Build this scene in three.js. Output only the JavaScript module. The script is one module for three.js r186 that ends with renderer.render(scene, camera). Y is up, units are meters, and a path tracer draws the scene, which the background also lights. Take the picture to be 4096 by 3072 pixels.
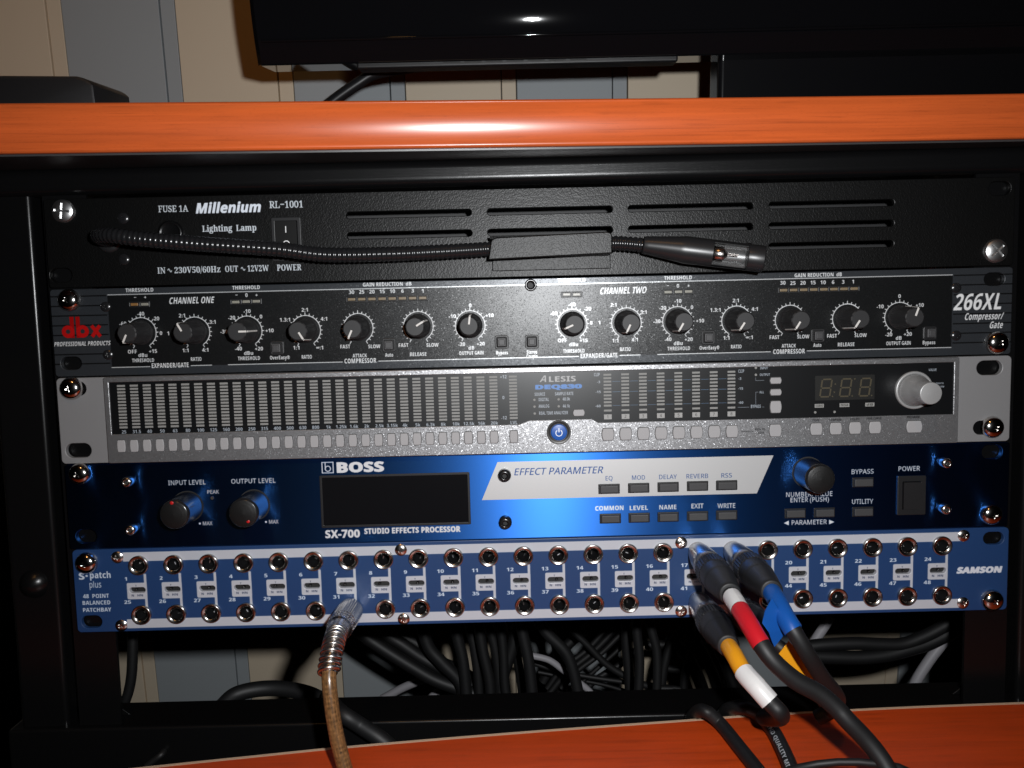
import * as THREE from 'three';
import { RoundedBoxGeometry } from 'three/addons/geometries/RoundedBoxGeometry.js';
import { mergeGeometries, toCreasedNormals } from 'three/addons/utils/BufferGeometryUtils.js';
import { Brush, Evaluator, SUBTRACTION } from 'three-bvh-csg';

// ---------------------------------------------------------------- camera, light, exposure
const MM = 0.001, TILT = THREE.MathUtils.degToRad(5.5);          // the rack leans back by 5.5 degrees
const scene = new THREE.Scene();
scene.background = new THREE.Color(0, 0, 0);
const renderer = new THREE.WebGLRenderer({ antialias: true });
renderer.toneMapping = THREE.LinearToneMapping;
renderer.toneMappingExposure = 1;
renderer.shadowMap.enabled = true;
const FOCAL = 3330;                                              // in pixels of the 4096 x 3072 photograph
const camera = new THREE.PerspectiveCamera(2 * Math.atan(1536 / FOCAL) * 180 / Math.PI, 4 / 3, 0.02, 20);
const RACK = new THREE.Matrix4().makeTranslation(0, 0.218, 0).multiply(new THREE.Matrix4().makeRotationX(-TILT));   // rack axes: y = 0 at the top edge of the second unit, z = 0 at the panel fronts
{
  const m = RACK.clone().multiply(new THREE.Matrix4().makeTranslation(-0.0123, -0.01616, 0.41973)).multiply(new THREE.Matrix4().makeRotationFromEuler(new THREE.Euler(-0.0879, -0.0025, -0.0238, 'YXZ')));
  m.decompose(camera.position, camera.quaternion, camera.scale);
  camera.updateMatrixWorld(true);
  camera.matrixWorldInverse.copy(camera.matrixWorld).invert();
}
const FLASH_POWER = 0.62, LAMP_POWER = 0.32;
const flashAt = new THREE.Vector3(0.038, 0.029, 0.004).applyMatrix4(camera.matrixWorld);
const flash = new THREE.SpotLight(new THREE.Color(0.97, 0.985, 1), FLASH_POWER, 0, THREE.MathUtils.degToRad(64), 0.7, 2);
flash.name = 'flash_light';
flash.position.copy(flashAt);
flash.target.position.copy(new THREE.Vector3(0.01, 0.018, -0.42).applyMatrix4(camera.matrixWorld));
flash.castShadow = true; flash.shadow.radius = 0.32; flash.shadow.mapSize.set(2048, 2048); flash.shadow.camera.near = 0.02; flash.shadow.camera.far = 3;
scene.add(flash, flash.target);

// ---------------------------------------------------------------- helpers
let seed = 7;
const rnd = () => { seed = (seed + 0x6d2b79f5) | 0; let t = Math.imul(seed ^ (seed >>> 15), 1 | seed); t = (t + Math.imul(t ^ (t >>> 7), 61 | t)) ^ t; return ((t ^ (t >>> 14)) >>> 0) / 4294967296; };
const rr = (a, b) => a + (b - a) * rnd();
const V = (x, y, z) => new THREE.Vector3(x, y, z);
// photograph pixels: every tile is an enlargement of the photograph with its own origin and scale
const TILES = { A: [0, 0, 1.58], B: [1300, 0, 1.58], C: [2696, 0, 1.58], D: [0, 1050, 1.58], E: [1300, 1050, 1.58], F: [2696, 1050, 1.58], G: [0, 2022, 1.58], H: [1300, 2022, 1.58], I: [2696, 2022, 1.58],
  L: [1900, 850, 1.7015], M: [2100, 1450, 3.6867], N: [2900, 1420, 2.212], J: [1300, 2150, 3.6867], P: [2700, 2100, 2.07375], Q: [1300, 2480, 1.58], R: [3200, 2450, 2.46875], K: [180, 1100, 3.95], O: [0, 2450, 2.6675], S: [2500, 2700, 1.8433], X: [0, 0, 1] };
const pix = (t, x, y) => [TILES[t][0] + x / TILES[t][2], TILES[t][1] + y / TILES[t][2]];
const rayOf = (px, py) => V((px - 2048) / FOCAL, -(py - 1536) / FOCAL, -1).transformDirection(camera.matrixWorld);
const INV = RACK.clone().invert();
// the point of the rack plane z = const (mm) that a pixel looks at, in rack axes (mm)
function rp(t, x, y, z = 0) {
  const o = camera.position.clone().applyMatrix4(INV), d = rayOf(...pix(t, x, y)).transformDirection(INV);
  const k = (z * MM - o.z) / d.z;
  return [(o.x + d.x * k) / MM, (o.y + d.y * k) / MM];
}
const rw = (t, x, y, z = 0) => { const [a, b] = rp(t, x, y, z); return V(a * MM, b * MM, z * MM).applyMatrix4(RACK); };              // the same in the world
const onY = (t, x, y, h) => { const d = rayOf(...pix(t, x, y)); return camera.position.clone().addScaledVector(d, (h - camera.position.y) / d.y); };
const onZ = (t, x, y, z) => { const d = rayOf(...pix(t, x, y)); return camera.position.clone().addScaledVector(d, (z - camera.position.z) / d.z); };

const used = {};
const numbered = (n) => { used[n] = (used[n] ?? -1) + 1; return used[n] ? n + '_' + String(used[n]).padStart(3, '0') : n; };
function tag(o, label, category, group, kind) {
  o.userData.label = label; if (category) o.userData.category = category; if (group) o.userData.group = group; if (kind) o.userData.kind = kind; return o;
}
function mesh(name, geo, mat, parent, x = 0, y = 0, z = 0) {        // x, y, z in millimetres
  const m = new THREE.Mesh(geo, mat); m.name = parent === scene ? numbered(name) : name;
  m.castShadow = m.receiveShadow = true; m.position.set(x * MM, y * MM, z * MM); parent.add(m); return m;
}
function thing(name, label, category, group) { const g = new THREE.Group(); g.name = numbered(name); scene.add(g); return tag(g, label, category, group); }
function rackThing(name, label, category, yb, x0 = 0, z0 = 0) {    // a thing in rack axes whose base is at height yb (mm)
  const g = thing(name, label, category);
  RACK.clone().multiply(new THREE.Matrix4().makeTranslation(x0 * MM, yb * MM, z0 * MM)).decompose(g.position, g.quaternion, g.scale);
  g.updateMatrixWorld(true); return g;
}
function world(name, geo, mat, root) { geo.applyMatrix4(root.matrixWorld.clone().invert()); return mesh(name, geo, mat, root); }   // geometry given in world axes
// geometries, given in millimetres
const scaled = (g) => g.scale(MM, MM, MM);
const box = (w, h, d) => scaled(new THREE.BoxGeometry(w, h, d));
const rbox = (w, h, d, r = 0.4, s = 2) => scaled(new RoundedBoxGeometry(w, h, d, s, Math.min(r, w / 2.01, h / 2.01, d / 2.01)));
const cyl = (r0, r1, z0, z1, seg = 32) => scaled(new THREE.CylinderGeometry(r1, r0, z1 - z0, seg).rotateX(Math.PI / 2).translate(0, 0, (z0 + z1) / 2));
const lathe = (pts, seg = 40) => scaled(new THREE.LatheGeometry(pts.map(([r, z]) => new THREE.Vector2(r, z)), seg).rotateX(Math.PI / 2));   // [radius, z]
const crease = (g, a = 0.6) => toCreasedNormals(g.clone().scale(1000, 1000, 1000), a).scale(MM, MM, MM);   // creased at millimetre size: it compares corners to a hundredth of a unit
const merge = (list) => mergeGeometries(list.map((g) => { const n = g.index ? g.toNonIndexed() : g.clone(); for (const k of Object.keys(n.attributes)) if (!['position', 'normal', 'uv'].includes(k)) n.deleteAttribute(k); return n; }));
const move = (g, x, y, z) => g.translate(x * MM, y * MM, z * MM);
function stadium(p, cx, cy, w, h, r = Math.min(w, h) / 2) {       // rounded rectangle outline, clockwise or not does not matter to Shape
  const x0 = cx - w / 2, x1 = cx + w / 2, y0 = cy - h / 2, y1 = cy + h / 2;
  p.moveTo(x0 + r, y0); p.lineTo(x1 - r, y0); p.absarc(x1 - r, y0 + r, r, -Math.PI / 2, 0); p.lineTo(x1, y1 - r); p.absarc(x1 - r, y1 - r, r, 0, Math.PI / 2);
  p.lineTo(x0 + r, y1); p.absarc(x0 + r, y1 - r, r, Math.PI / 2, Math.PI); p.lineTo(x0, y0 + r); p.absarc(x0 + r, y0 + r, r, Math.PI, Math.PI * 1.5); return p;
}
const rshape = (cx, cy, w, h, r) => stadium(new THREE.Shape(), cx, cy, w, h, r);
const rhole = (cx, cy, w, h, r) => stadium(new THREE.Path(), cx, cy, w, h, r);
const chole = (cx, cy, r) => { const p = new THREE.Path(); p.absarc(cx, cy, r, 0, Math.PI * 2); return p; };
function extrude(shape, z0, z1, bevel = 0.3, seg = 6) {
  return scaled(new THREE.ExtrudeGeometry(shape, { depth: z1 - z0 - bevel * 2, bevelEnabled: bevel > 0, bevelThickness: bevel, bevelSize: bevel, bevelOffset: -bevel, bevelSegments: 2, curveSegments: seg }).translate(0, 0, z0 + bevel));
}
function planarUV(g, x0, y0, w, h) { const p = g.attributes.position, uv = new Float32Array(p.count * 2); for (let i = 0; i < p.count; i++) { uv[i * 2] = (p.getX(i) / MM - x0) / w; uv[i * 2 + 1] = (p.getY(i) / MM - y0) / h; } g.setAttribute('uv', new THREE.BufferAttribute(uv, 2)); return g; }
function tube(pts, r, seg = 60, rad = 12) { return new THREE.TubeGeometry(new THREE.CatmullRomCurve3(pts, false, 'catmullrom', 0.5), seg, r * MM, rad); }
function along(geo, a, b) { return geo.applyQuaternion(new THREE.Quaternion().setFromUnitVectors(V(0, 0, 1), b.clone().sub(a).normalize())).translate(a.x, a.y, a.z); }   // a piece built along +z laid from a towards b

// ---------------------------------------------------------------- textures and materials
function data(n, m, f, srgb = false) {
  const d = new Uint8Array(n * m * 4);
  for (let y = 0; y < m; y++) for (let x = 0; x < n; x++) { const c = f(x, y), i = (y * n + x) * 4; d[i] = c[0]; d[i + 1] = c[1]; d[i + 2] = c[2]; d[i + 3] = 255; }
  const t = new THREE.DataTexture(d, n, m); t.wrapS = t.wrapT = THREE.RepeatWrapping; t.magFilter = t.minFilter = THREE.LinearFilter; if (srgb) t.colorSpace = THREE.SRGBColorSpace; t.needsUpdate = true; return t;
}
function noiseGrid(n) { const a = new Float32Array(n * n).map(() => rnd()); const f = (x, y) => a[((y % n + n) % n) * n + ((x % n + n) % n)]; return (x, y) => { const i = Math.floor(x), j = Math.floor(y), u = x - i, v = y - j, s = u * u * (3 - 2 * u), t = v * v * (3 - 2 * v); return (f(i, j) * (1 - s) + f(i + 1, j) * s) * (1 - t) + (f(i, j + 1) * (1 - s) + f(i + 1, j + 1) * s) * t; }; }
const flakes = data(512, 512, () => { const k = rnd() < 0.10 ? 0.4 : 0.07; const a = rr(0, 6.283), r = k * Math.sqrt(rnd()); return [128 + 127 * r * Math.cos(a), 128 + 127 * r * Math.sin(a), 128 + 127 * Math.sqrt(1 - r * r)]; });
const n1 = noiseGrid(64), n2 = noiseGrid(64), n3 = noiseGrid(64), n4 = noiseGrid(64);
const leather = data(512, 512, (x, y) => { const v = n1(x / 8, y / 8) * 0.55 + n2(x / 16, y / 16) * 0.3 + n3(x / 4, y / 4) * 0.15; const k = 255 * Math.min(1, Math.max(0, (v - 0.3) * 2.2)); return [k, k, k]; });
const brush = data(256, 1024, (x, y) => { const v = 255 * (0.35 + 0.5 * n1(x / 128, y) * 0.5 + 0.5 * n2(x / 64, y / 2) * 0.5); return [v, v, v]; });
const scuff = data(512, 512, (x, y) => { const v = 150 + 60 * (n1(x / 40, y / 40) - 0.5) + 50 * (n2(x / 8, y / 8) - 0.5) + 30 * (rnd() - 0.5); return [v, v, v]; });
const woodTex = data(2048, 1024, (x, y) => {
  const wob = 6 * n1(x / 96, y / 64) + 3 * n2(x / 40, y / 32), s = n3(x / 90, (y + wob) / 9) * 0.5 + n4(x / 44, (y + wob) / 3.5) * 0.3 + n2(x / 11, y / 1.7) * 0.2, streak = Math.max(0, n1(x / 26, (y + wob) / 3) - 0.74) * 1.5 + Math.max(0, n3(x / 15, y / 1.2) - 0.84) * 1.2;
  const pore = rnd() < 0.03 ? 0.05 : 0, k = 0.86 + 0.16 * (s - 0.5) - 0.22 * streak - pore;
  return [206 * k + 12, 100 * k, 46 * k];
}, true);
const tex = (t, rx, ry) => { const c = t.clone(); c.repeat.set(rx, ry); c.needsUpdate = true; return c; };
const std = (o) => new THREE.MeshStandardMaterial(o), phys = (o) => new THREE.MeshPhysicalMaterial(o);
const rgb = (r, g, b) => new THREE.Color().setRGB(r, g, b);
const M = {
  chrome: std({ color: rgb(0.62, 0.6, 0.58), metalness: 1, roughness: 0.14 }),
  zinc: std({ color: rgb(0.66, 0.66, 0.66), metalness: 1, roughness: 0.36 }),
  nickel: std({ color: rgb(0.62, 0.58, 0.55), metalness: 1, roughness: 0.22 }),
  satin: std({ color: rgb(0.42, 0.42, 0.43), metalness: 1, roughness: 0.34 }),
  frame: phys({ color: rgb(0.004, 0.004, 0.0043), specularIntensity: 0.75, roughness: 0.27, bumpMap: tex(scuff, 3, 3), bumpScale: 0.00003 }),
  chassis: std({ color: rgb(0.012, 0.012, 0.013), roughness: 0.6 }),
  rubber: std({ color: rgb(0.012, 0.012, 0.013), roughness: 0.5, bumpMap: tex(scuff, 6, 2), bumpScale: 0.00004 }),
  cableBlack: std({ color: rgb(0.006, 0.006, 0.0065), roughness: 0.55 }),
  cableGrey: std({ color: rgb(0.3, 0.29, 0.31), roughness: 0.5 }),
  knob: std({ color: rgb(0.014, 0.014, 0.015), roughness: 0.55, bumpMap: tex(scuff, 2, 2), bumpScale: 0.00002 }),
  knobGloss: std({ color: rgb(0.012, 0.012, 0.013), roughness: 0.22 }),
  plastic: std({ color: rgb(0.012, 0.012, 0.013), roughness: 0.42 }),
  key: std({ color: rgb(0.045, 0.045, 0.047), roughness: 0.5 }),
  white: std({ color: rgb(0.62, 0.6, 0.57), roughness: 0.5 }),
  hole: std({ color: rgb(0.012, 0.012, 0.012), roughness: 0.6 }),
  red: std({ color: rgb(0.5, 0.01, 0.01), roughness: 0.4 }),
};

// ---------------------------------------------------------------- the setting: wall behind the desk
const WALL_Z = -0.365;
{
  const wall = new THREE.Group(); wall.name = 'wall'; wall.userData.kind = 'structure'; scene.add(wall);
  const tanMat = std({ color: rgb(0.82, 0.69, 0.52), roughness: 0.5, bumpMap: tex(scuff, 1, 4), bumpScale: 0.00004 });
  const greyMat = std({ color: rgb(0.43, 0.465, 0.485), roughness: 0.5, bumpMap: tex(scuff, 1, 4), bumpScale: 0.00004 });
  const backing = std({ color: rgb(0.12, 0.11, 0.1), roughness: 0.9 });
  const rows = [[WALL_Z, 1.1, 0.14, -0.001, 4], [WALL_Z - 0.04, 0.16, -0.75, 0.0, 4]];   // above and below a ledge hidden behind the rack
  rows.forEach(([z, y1, y0, dx, n], row) => {
    mesh(row ? 'lower_backing' : 'upper_backing', box(1900, (y1 - y0) / MM, 18), backing, wall, 0, (y1 + y0) / 2 / MM, z / MM - 16);
    for (let i = -9; i < 9; i++) {                        // board 85 mm wide, a 1 mm groove, a 13 mm lip a little lower, then the next board
      const x = i * 100, m = i % 2 ? tanMat : greyMat;
      mesh('wall_board', rbox(85.6, (y1 - y0) / MM, 8, 0.7, 1), m, wall, x + 43.2, (y1 + y0) / 2 / MM, z / MM - 4);
      mesh('wall_board_lip', rbox(12.6, (y1 - y0) / MM, 8, 0.6, 1), m, wall, x + 93.2, (y1 + y0) / 2 / MM, z / MM - 5.2);
    }
  });
  mesh('wall_ledge', box(1900, 20, 44), backing, wall, 0, 150, (WALL_Z / MM) - 36);
}

// ---------------------------------------------------------------- the desk
const SHELF_TOP = 0.2975, SHELF_BOTTOM = 0.2775;
{
  const woodMat = std({ color: rgb(1, 1, 1), map: woodTex, roughness: 0.27 });
  const desk = thing('desk_shelf', 'orange wood effect desk shelf with rounded front edge above the rack', 'shelf');
  desk.position.set(0, SHELF_BOTTOM, 0); desk.updateMatrixWorld(true);
  const curve = [...Array(141).keys()].map((i) => { const x = -700 + i * 10, t = x / 220; return V(x, 0, 43.3 - 20.6 * t * (1 - 0.06 * t * t) + 3.2 * t * t); });
  const prof = [];                                          // bullnose: [forward, height]
  for (let i = 0; i <= 4; i++) { const q = -Math.PI / 2 + (Math.PI / 2 - 0.4) * i / 4; prof.push([-3.2 + 1.6 * Math.cos(q), 1.6 + 1.6 * Math.sin(q)]); }
  for (let i = 0; i <= 20; i++) { const y = -8.9 + 17.8 * i / 20; prof.push([-1.75 * (y / 8.9) * (y / 8.9), 10 + y]); }
  for (let i = 0; i <= 4; i++) { const q = 0.4 + (Math.PI / 2 - 0.4) * i / 4; prof.push([-3.2 + 1.6 * Math.cos(q), 18.4 + 1.6 * Math.sin(q)]); }
  const pos = [], uv = [], idx = [];
  const cols = [[-9999, 0], ...prof, [-9999, 20]];
  curve.forEach((p, i) => cols.forEach(([f, h], j) => {
    const back = f < -999; pos.push(p.x * MM, h * MM, (back ? -330 : p.z + f) * MM);
    uv.push(p.x / 1600 + 0.5, (back ? (h ? 0.9 : 0.05) : 0.3 + (h + f * 0.2) / 220));
  }));
  const n = cols.length;
  for (let i = 0; i < curve.length - 1; i++) for (let j = 0; j < n - 1; j++) { const a = i * n + j; idx.push(a, a + n, a + 1, a + 1, a + n, a + n + 1); }
  const g = new THREE.BufferGeometry(); g.setAttribute('position', new THREE.Float32BufferAttribute(pos, 3)); g.setAttribute('uv', new THREE.Float32BufferAttribute(uv, 2)); g.setIndex(idx); g.computeVertexNormals();
  mesh('board', crease(g, 0.7), woodMat, desk);
  const under = new THREE.Shape(); curve.forEach((p, i) => i ? under.lineTo(p.x, p.z - 5) : under.moveTo(p.x, p.z - 5)); under.lineTo(700, -325); under.lineTo(-700, -325); under.closePath();
  mesh('underside_laminate', scaled(new THREE.ExtrudeGeometry(under, { depth: 0.8, bevelEnabled: false }).rotateX(Math.PI / 2)), std({ color: rgb(0.035, 0.033, 0.033), roughness: 0.4 }), desk, 0, -0.1, 0);

  const low = thing('lower_desk_surface', 'orange wood effect lower desk surface with pale worn back edge under the cables', 'desk');
  low.updateMatrixWorld(true);
  const edge = [['X', 200, 3110], ['X', 538, 3072], ['X', 1000, 3024], ['X', 1400, 2984], ['X', 2048, 2930], ['X', 2700, 2882], ['X', 3152, 2851], ['X', 4096, 2809]].map((a) => onY(...a, 0));
  const e0 = edge[0].clone().add(V(-0.3, 0, 0.03)), e1 = edge[7].clone().add(V(0.3, 0, -0.002));
  const back = new THREE.CatmullRomCurve3([e0, ...edge, e1], false, 'catmullrom', 0.5).getPoints(90);
  const strip = (d0, d1, y1, y0) => { const s = new THREE.Shape(); back.forEach((p, i) => i ? s.lineTo(p.x / MM, -p.z / MM - d0) : s.moveTo(p.x / MM, -p.z / MM - d0)); if (d1 === null) { s.lineTo(e1.x / MM, -210); s.lineTo(e0.x / MM, -210); } else [...back].reverse().forEach((p) => s.lineTo(p.x / MM, -p.z / MM - d1)); s.closePath(); const q = new THREE.ExtrudeGeometry(s, { depth: y1 - y0, bevelEnabled: false }).rotateX(-Math.PI / 2).translate(0, y0, 0); return scaled(q); };
  const topG = strip(1.6, null, 0, -18); { const p = topG.attributes.position, u = topG.attributes.uv; for (let i = 0; i < p.count; i++) u.setXY(i, p.getX(i) / 1.6 + 0.52, p.getZ(i) / 0.4 + 0.15); }
  mesh('board', topG, std({ color: rgb(0.93, 0.54, 0.27), map: woodTex, roughness: 0.42 }), low);
  mesh('edge_band', strip(0, 1.55, 0.15, -18), std({ color: rgb(0.62, 0.42, 0.28), roughness: 0.7, bumpMap: scuff, bumpScale: 0.0003 }), low);
}

// ---------------------------------------------------------------- the rack frame
{
  const rack = rackThing('equipment_rack', 'black painted steel rack frame holding five units under the shelf', 'rack', -262);
  const Y = (y) => y + 262;
  mesh('top_bar', rbox(560, 13.2, 30, 4.6, 5), M.frame, rack, 0, Y(52.9), -15);
  mesh('bottom_bar', rbox(560, 33, 30, 1.6, 3), M.frame, rack, 0, Y(-245.6), -15);
  for (const s of [-1, 1]) {
    const x0 = s < 0 ? -243.6 : 245.4, shape = new THREE.Shape(); shape.moveTo(0, 0); shape.lineTo(22 * -s, 0); shape.lineTo(22 * -s, -2); shape.lineTo(2 * -s, -2); shape.lineTo(2 * -s, -30); shape.lineTo(0, -30); shape.closePath();
    const g = scaled(new THREE.ExtrudeGeometry(shape, { depth: 275, bevelEnabled: true, bevelThickness: 0.5, bevelSize: 0.5, bevelOffset: -0.5, bevelSegments: 2 }).rotateX(-Math.PI / 2).scale(1, 1, -1));
    const ix = g.index; if (ix) { const a = ix.array; for (let i = 0; i < a.length; i += 3) [a[i], a[i + 1]] = [a[i + 1], a[i]]; } else { const p = g.attributes.position.array; for (let i = 0; i < p.length; i += 9) for (let k = 0; k < 3; k++) [p[i + k], p[i + 3 + k]] = [p[i + 3 + k], p[i + k]]; }
    g.computeVertexNormals();
    const rail = mesh('rail', g, M.frame, rack, x0, Y(-228.8), -3.4);
    mesh('weld_plate', extrude((() => { const q = new THREE.Shape(); q.moveTo(0, 0); q.lineTo(20 * -s, 0); q.lineTo(2 * -s, 14); q.lineTo(0, 14); q.closePath(); return q; })(), 0, 1.6, 0.2), M.frame, rail, -s * 2, 0, -12);
    mesh('side_post', rbox(25, 315, 40, 2.5, 3), M.frame, rack, s < 0 ? -262.5 : 264.5, Y(-98), -24);
    mesh('side_bolt', lathe([[0, 5], [3, 4.6], [6, 2.6], [7.5, 0.3], [7.5, 0]]), M.frame, rack, s < 0 ? -262.5 : 264.5, Y(-152), -4);
  }
}

// ---------------------------------------------------------------- printing on panels
class Print {                                                     // a canvas over the rectangle x0, y0, w, h (mm)
  constructor(x0, y0, w, h, k, bg) { Object.assign(this, { x0, y0, w, h, k }); const c = this.canvas = document.createElement('canvas'); c.width = Math.round(w * k); c.height = Math.round(h * k); this.c = c.getContext('2d'); this.rect(x0, y0, w, h, bg); }
  mask() { this.twin = new Print(this.x0, this.y0, this.w, this.h, this.k, '#ffffff'); return this; }   // the same print in black on white, for what differs between ink and metal
  X(x) { return (x - this.x0) * this.k; }
  Y(y) { return (this.y0 + this.h - y) * this.k; }
  rect(x, y, w, h, color) { this.c.fillStyle = color; this.c.fillRect(this.X(x), this.Y(y + h), w * this.k, h * this.k); }
  poly(pts, color) { this.twin?.poly(pts, '#000'); const c = this.c; c.fillStyle = color; c.beginPath(); pts.forEach(([x, y], i) => i ? c.lineTo(this.X(x), this.Y(y)) : c.moveTo(this.X(x), this.Y(y))); c.closePath(); c.fill(); }
  line(pts, w, color) { this.twin?.line(pts, w, '#000'); const c = this.c; c.strokeStyle = color; c.lineWidth = w * this.k; c.beginPath(); pts.forEach(([x, y], i) => i ? c.lineTo(this.X(x), this.Y(y)) : c.moveTo(this.X(x), this.Y(y))); c.stroke(); }
  arc(x, y, r, a0, a1, w, color) { this.twin?.arc(x, y, r, a0, a1, w, '#000'); const c = this.c; c.strokeStyle = color; c.lineWidth = w * this.k; c.beginPath(); c.arc(this.X(x), this.Y(y), r * this.k, -a0, -a1, a1 > a0); c.stroke(); }
  dot(x, y, r, color) { this.twin?.dot(x, y, r, '#000'); const c = this.c; c.fillStyle = color; c.beginPath(); c.arc(this.X(x), this.Y(y), r * this.k, 0, 7); c.fill(); }
  // text whose baseline runs from a to b (mm), or is centred on a when there is no b; cap = height of its capitals (mm)
  text(s, a, b, cap, { font = 'bold sans-serif', color = '#d8d8d8', skew = 0, stroke = 0 } = {}) {
    this.twin?.text(s, a, b, cap, { font, color: '#000', skew, stroke });
    const c = this.c, size = cap * this.k / 0.714, [w, f] = font.split(' ');
    c.font = `${w} ${size}px ${f}`; c.fillStyle = c.strokeStyle = color; c.textAlign = 'left'; c.textBaseline = 'alphabetic';
    const nat = c.measureText(s).width, wide = b ? (b[0] - a[0]) * this.k : nat, sx = wide / nat, y = b ? (a[1] + b[1]) / 2 : a[1];
    c.save(); c.translate(this.X(a[0]) - (b ? 0 : nat / 2), this.Y(y)); c.transform(sx, 0, -skew, 1, 0, 0); c.fillText(s, 0, 0); if (stroke) { c.lineWidth = stroke * this.k; c.lineJoin = 'round'; c.strokeText(s, 0, 0); } c.restore();
  }
  map(srgb = true) { const t = new THREE.CanvasTexture(this.canvas); if (srgb) t.colorSpace = THREE.SRGBColorSpace; t.magFilter = THREE.LinearFilter; t.anisotropy = 8; return t; }
}
const PX = 1 / 1.58 / 7.93;                                       // one tile pixel at the panels, in mm
const W = 482.6, H = 43.7, K = 2048 / W;
// screws shared by the units
const csg = new Evaluator(); csg.attributes = ['position', 'normal'];
function crossed(profile, slotW, slotL, depth, top) {
  const head = new Brush(new THREE.LatheGeometry(profile.map(([r, z]) => new THREE.Vector2(r, z)), 36).rotateX(Math.PI / 2)); head.updateMatrixWorld();
  let out = head;
  for (const [w, l] of [[slotW, slotL], [slotL, slotW]]) { const cut = new Brush(new THREE.BoxGeometry(w, l, depth * 2)); cut.position.set(0, 0, top); cut.updateMatrixWorld(); out = csg.evaluate(out, cut, SUBTRACTION); }
  const g = out.geometry; g.clearGroups?.(); g.groups = []; return crease(scaled(g), 0.5);
}
const domePts = [[0.001, 0], [5.6, 0], [5.6, 0.5], [5.35, 1.5], [4.7, 2.5], [3.6, 3.3], [2.2, 3.8], [1, 3.98], [0.001, 4]];
const domeScrew = crossed(domePts, 0.7, 3.0, 1.1, 4.1);
const bigCross = crossed([[0.001, 0], [5.7, 0], [5.7, 0.6], [5.2, 1.5], [4, 2.2], [2, 2.6], [0.001, 2.7]], 1.1, 7.5, 1.3, 2.8);
const smallScrew = crossed([[0.001, 0], [3.0, 0], [2.95, 0.4], [2.2, 0.95], [1.1, 1.2], [0.001, 1.25]], 0.6, 2.6, 0.7, 1.3);
const capScrew = scaled(new THREE.LatheGeometry([[0.9, 2.2], [0.9, 3.4], [1.6, 3.6], [2.35, 3.1], [2.6, 2.2], [2.6, 0]].map(([r, z]) => new THREE.Vector2(r, z)), 28).rotateX(Math.PI / 2));
const spin = (o, a) => { o.rotation.z = a; return o; };

// a panel with rounded corners, ear slots at px positions, and further holes
function panelShape(yb, slots, holes = [], dx = 0, r = 1.6) {
  const s = rshape(dx, H / 2, W, H, r);
  for (const [t, x, y, w = 10.4, h = 6.6] of slots) { const p = rp(t, x, y); s.holes.push(rhole(p[0], p[1] - yb, w, h)); }
  holes.forEach((h) => s.holes.push(h)); return s;
}
function screwAt(root, yb, geo, mat, name, t, x, y, z = 0, angle = 0, s = 1) { const p = rp(t, x, y, z); const m = mesh(name, geo, mat, root, p[0], p[1] - yb, z); m.scale.setScalar(s); return spin(m, angle); }
const chassis = (root, d0 = 3.5, depth = 210, w = 430) => mesh('chassis', box(w, 41.5, depth), M.chassis, root, 1, 21.9, -d0 - depth / 2);

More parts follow.
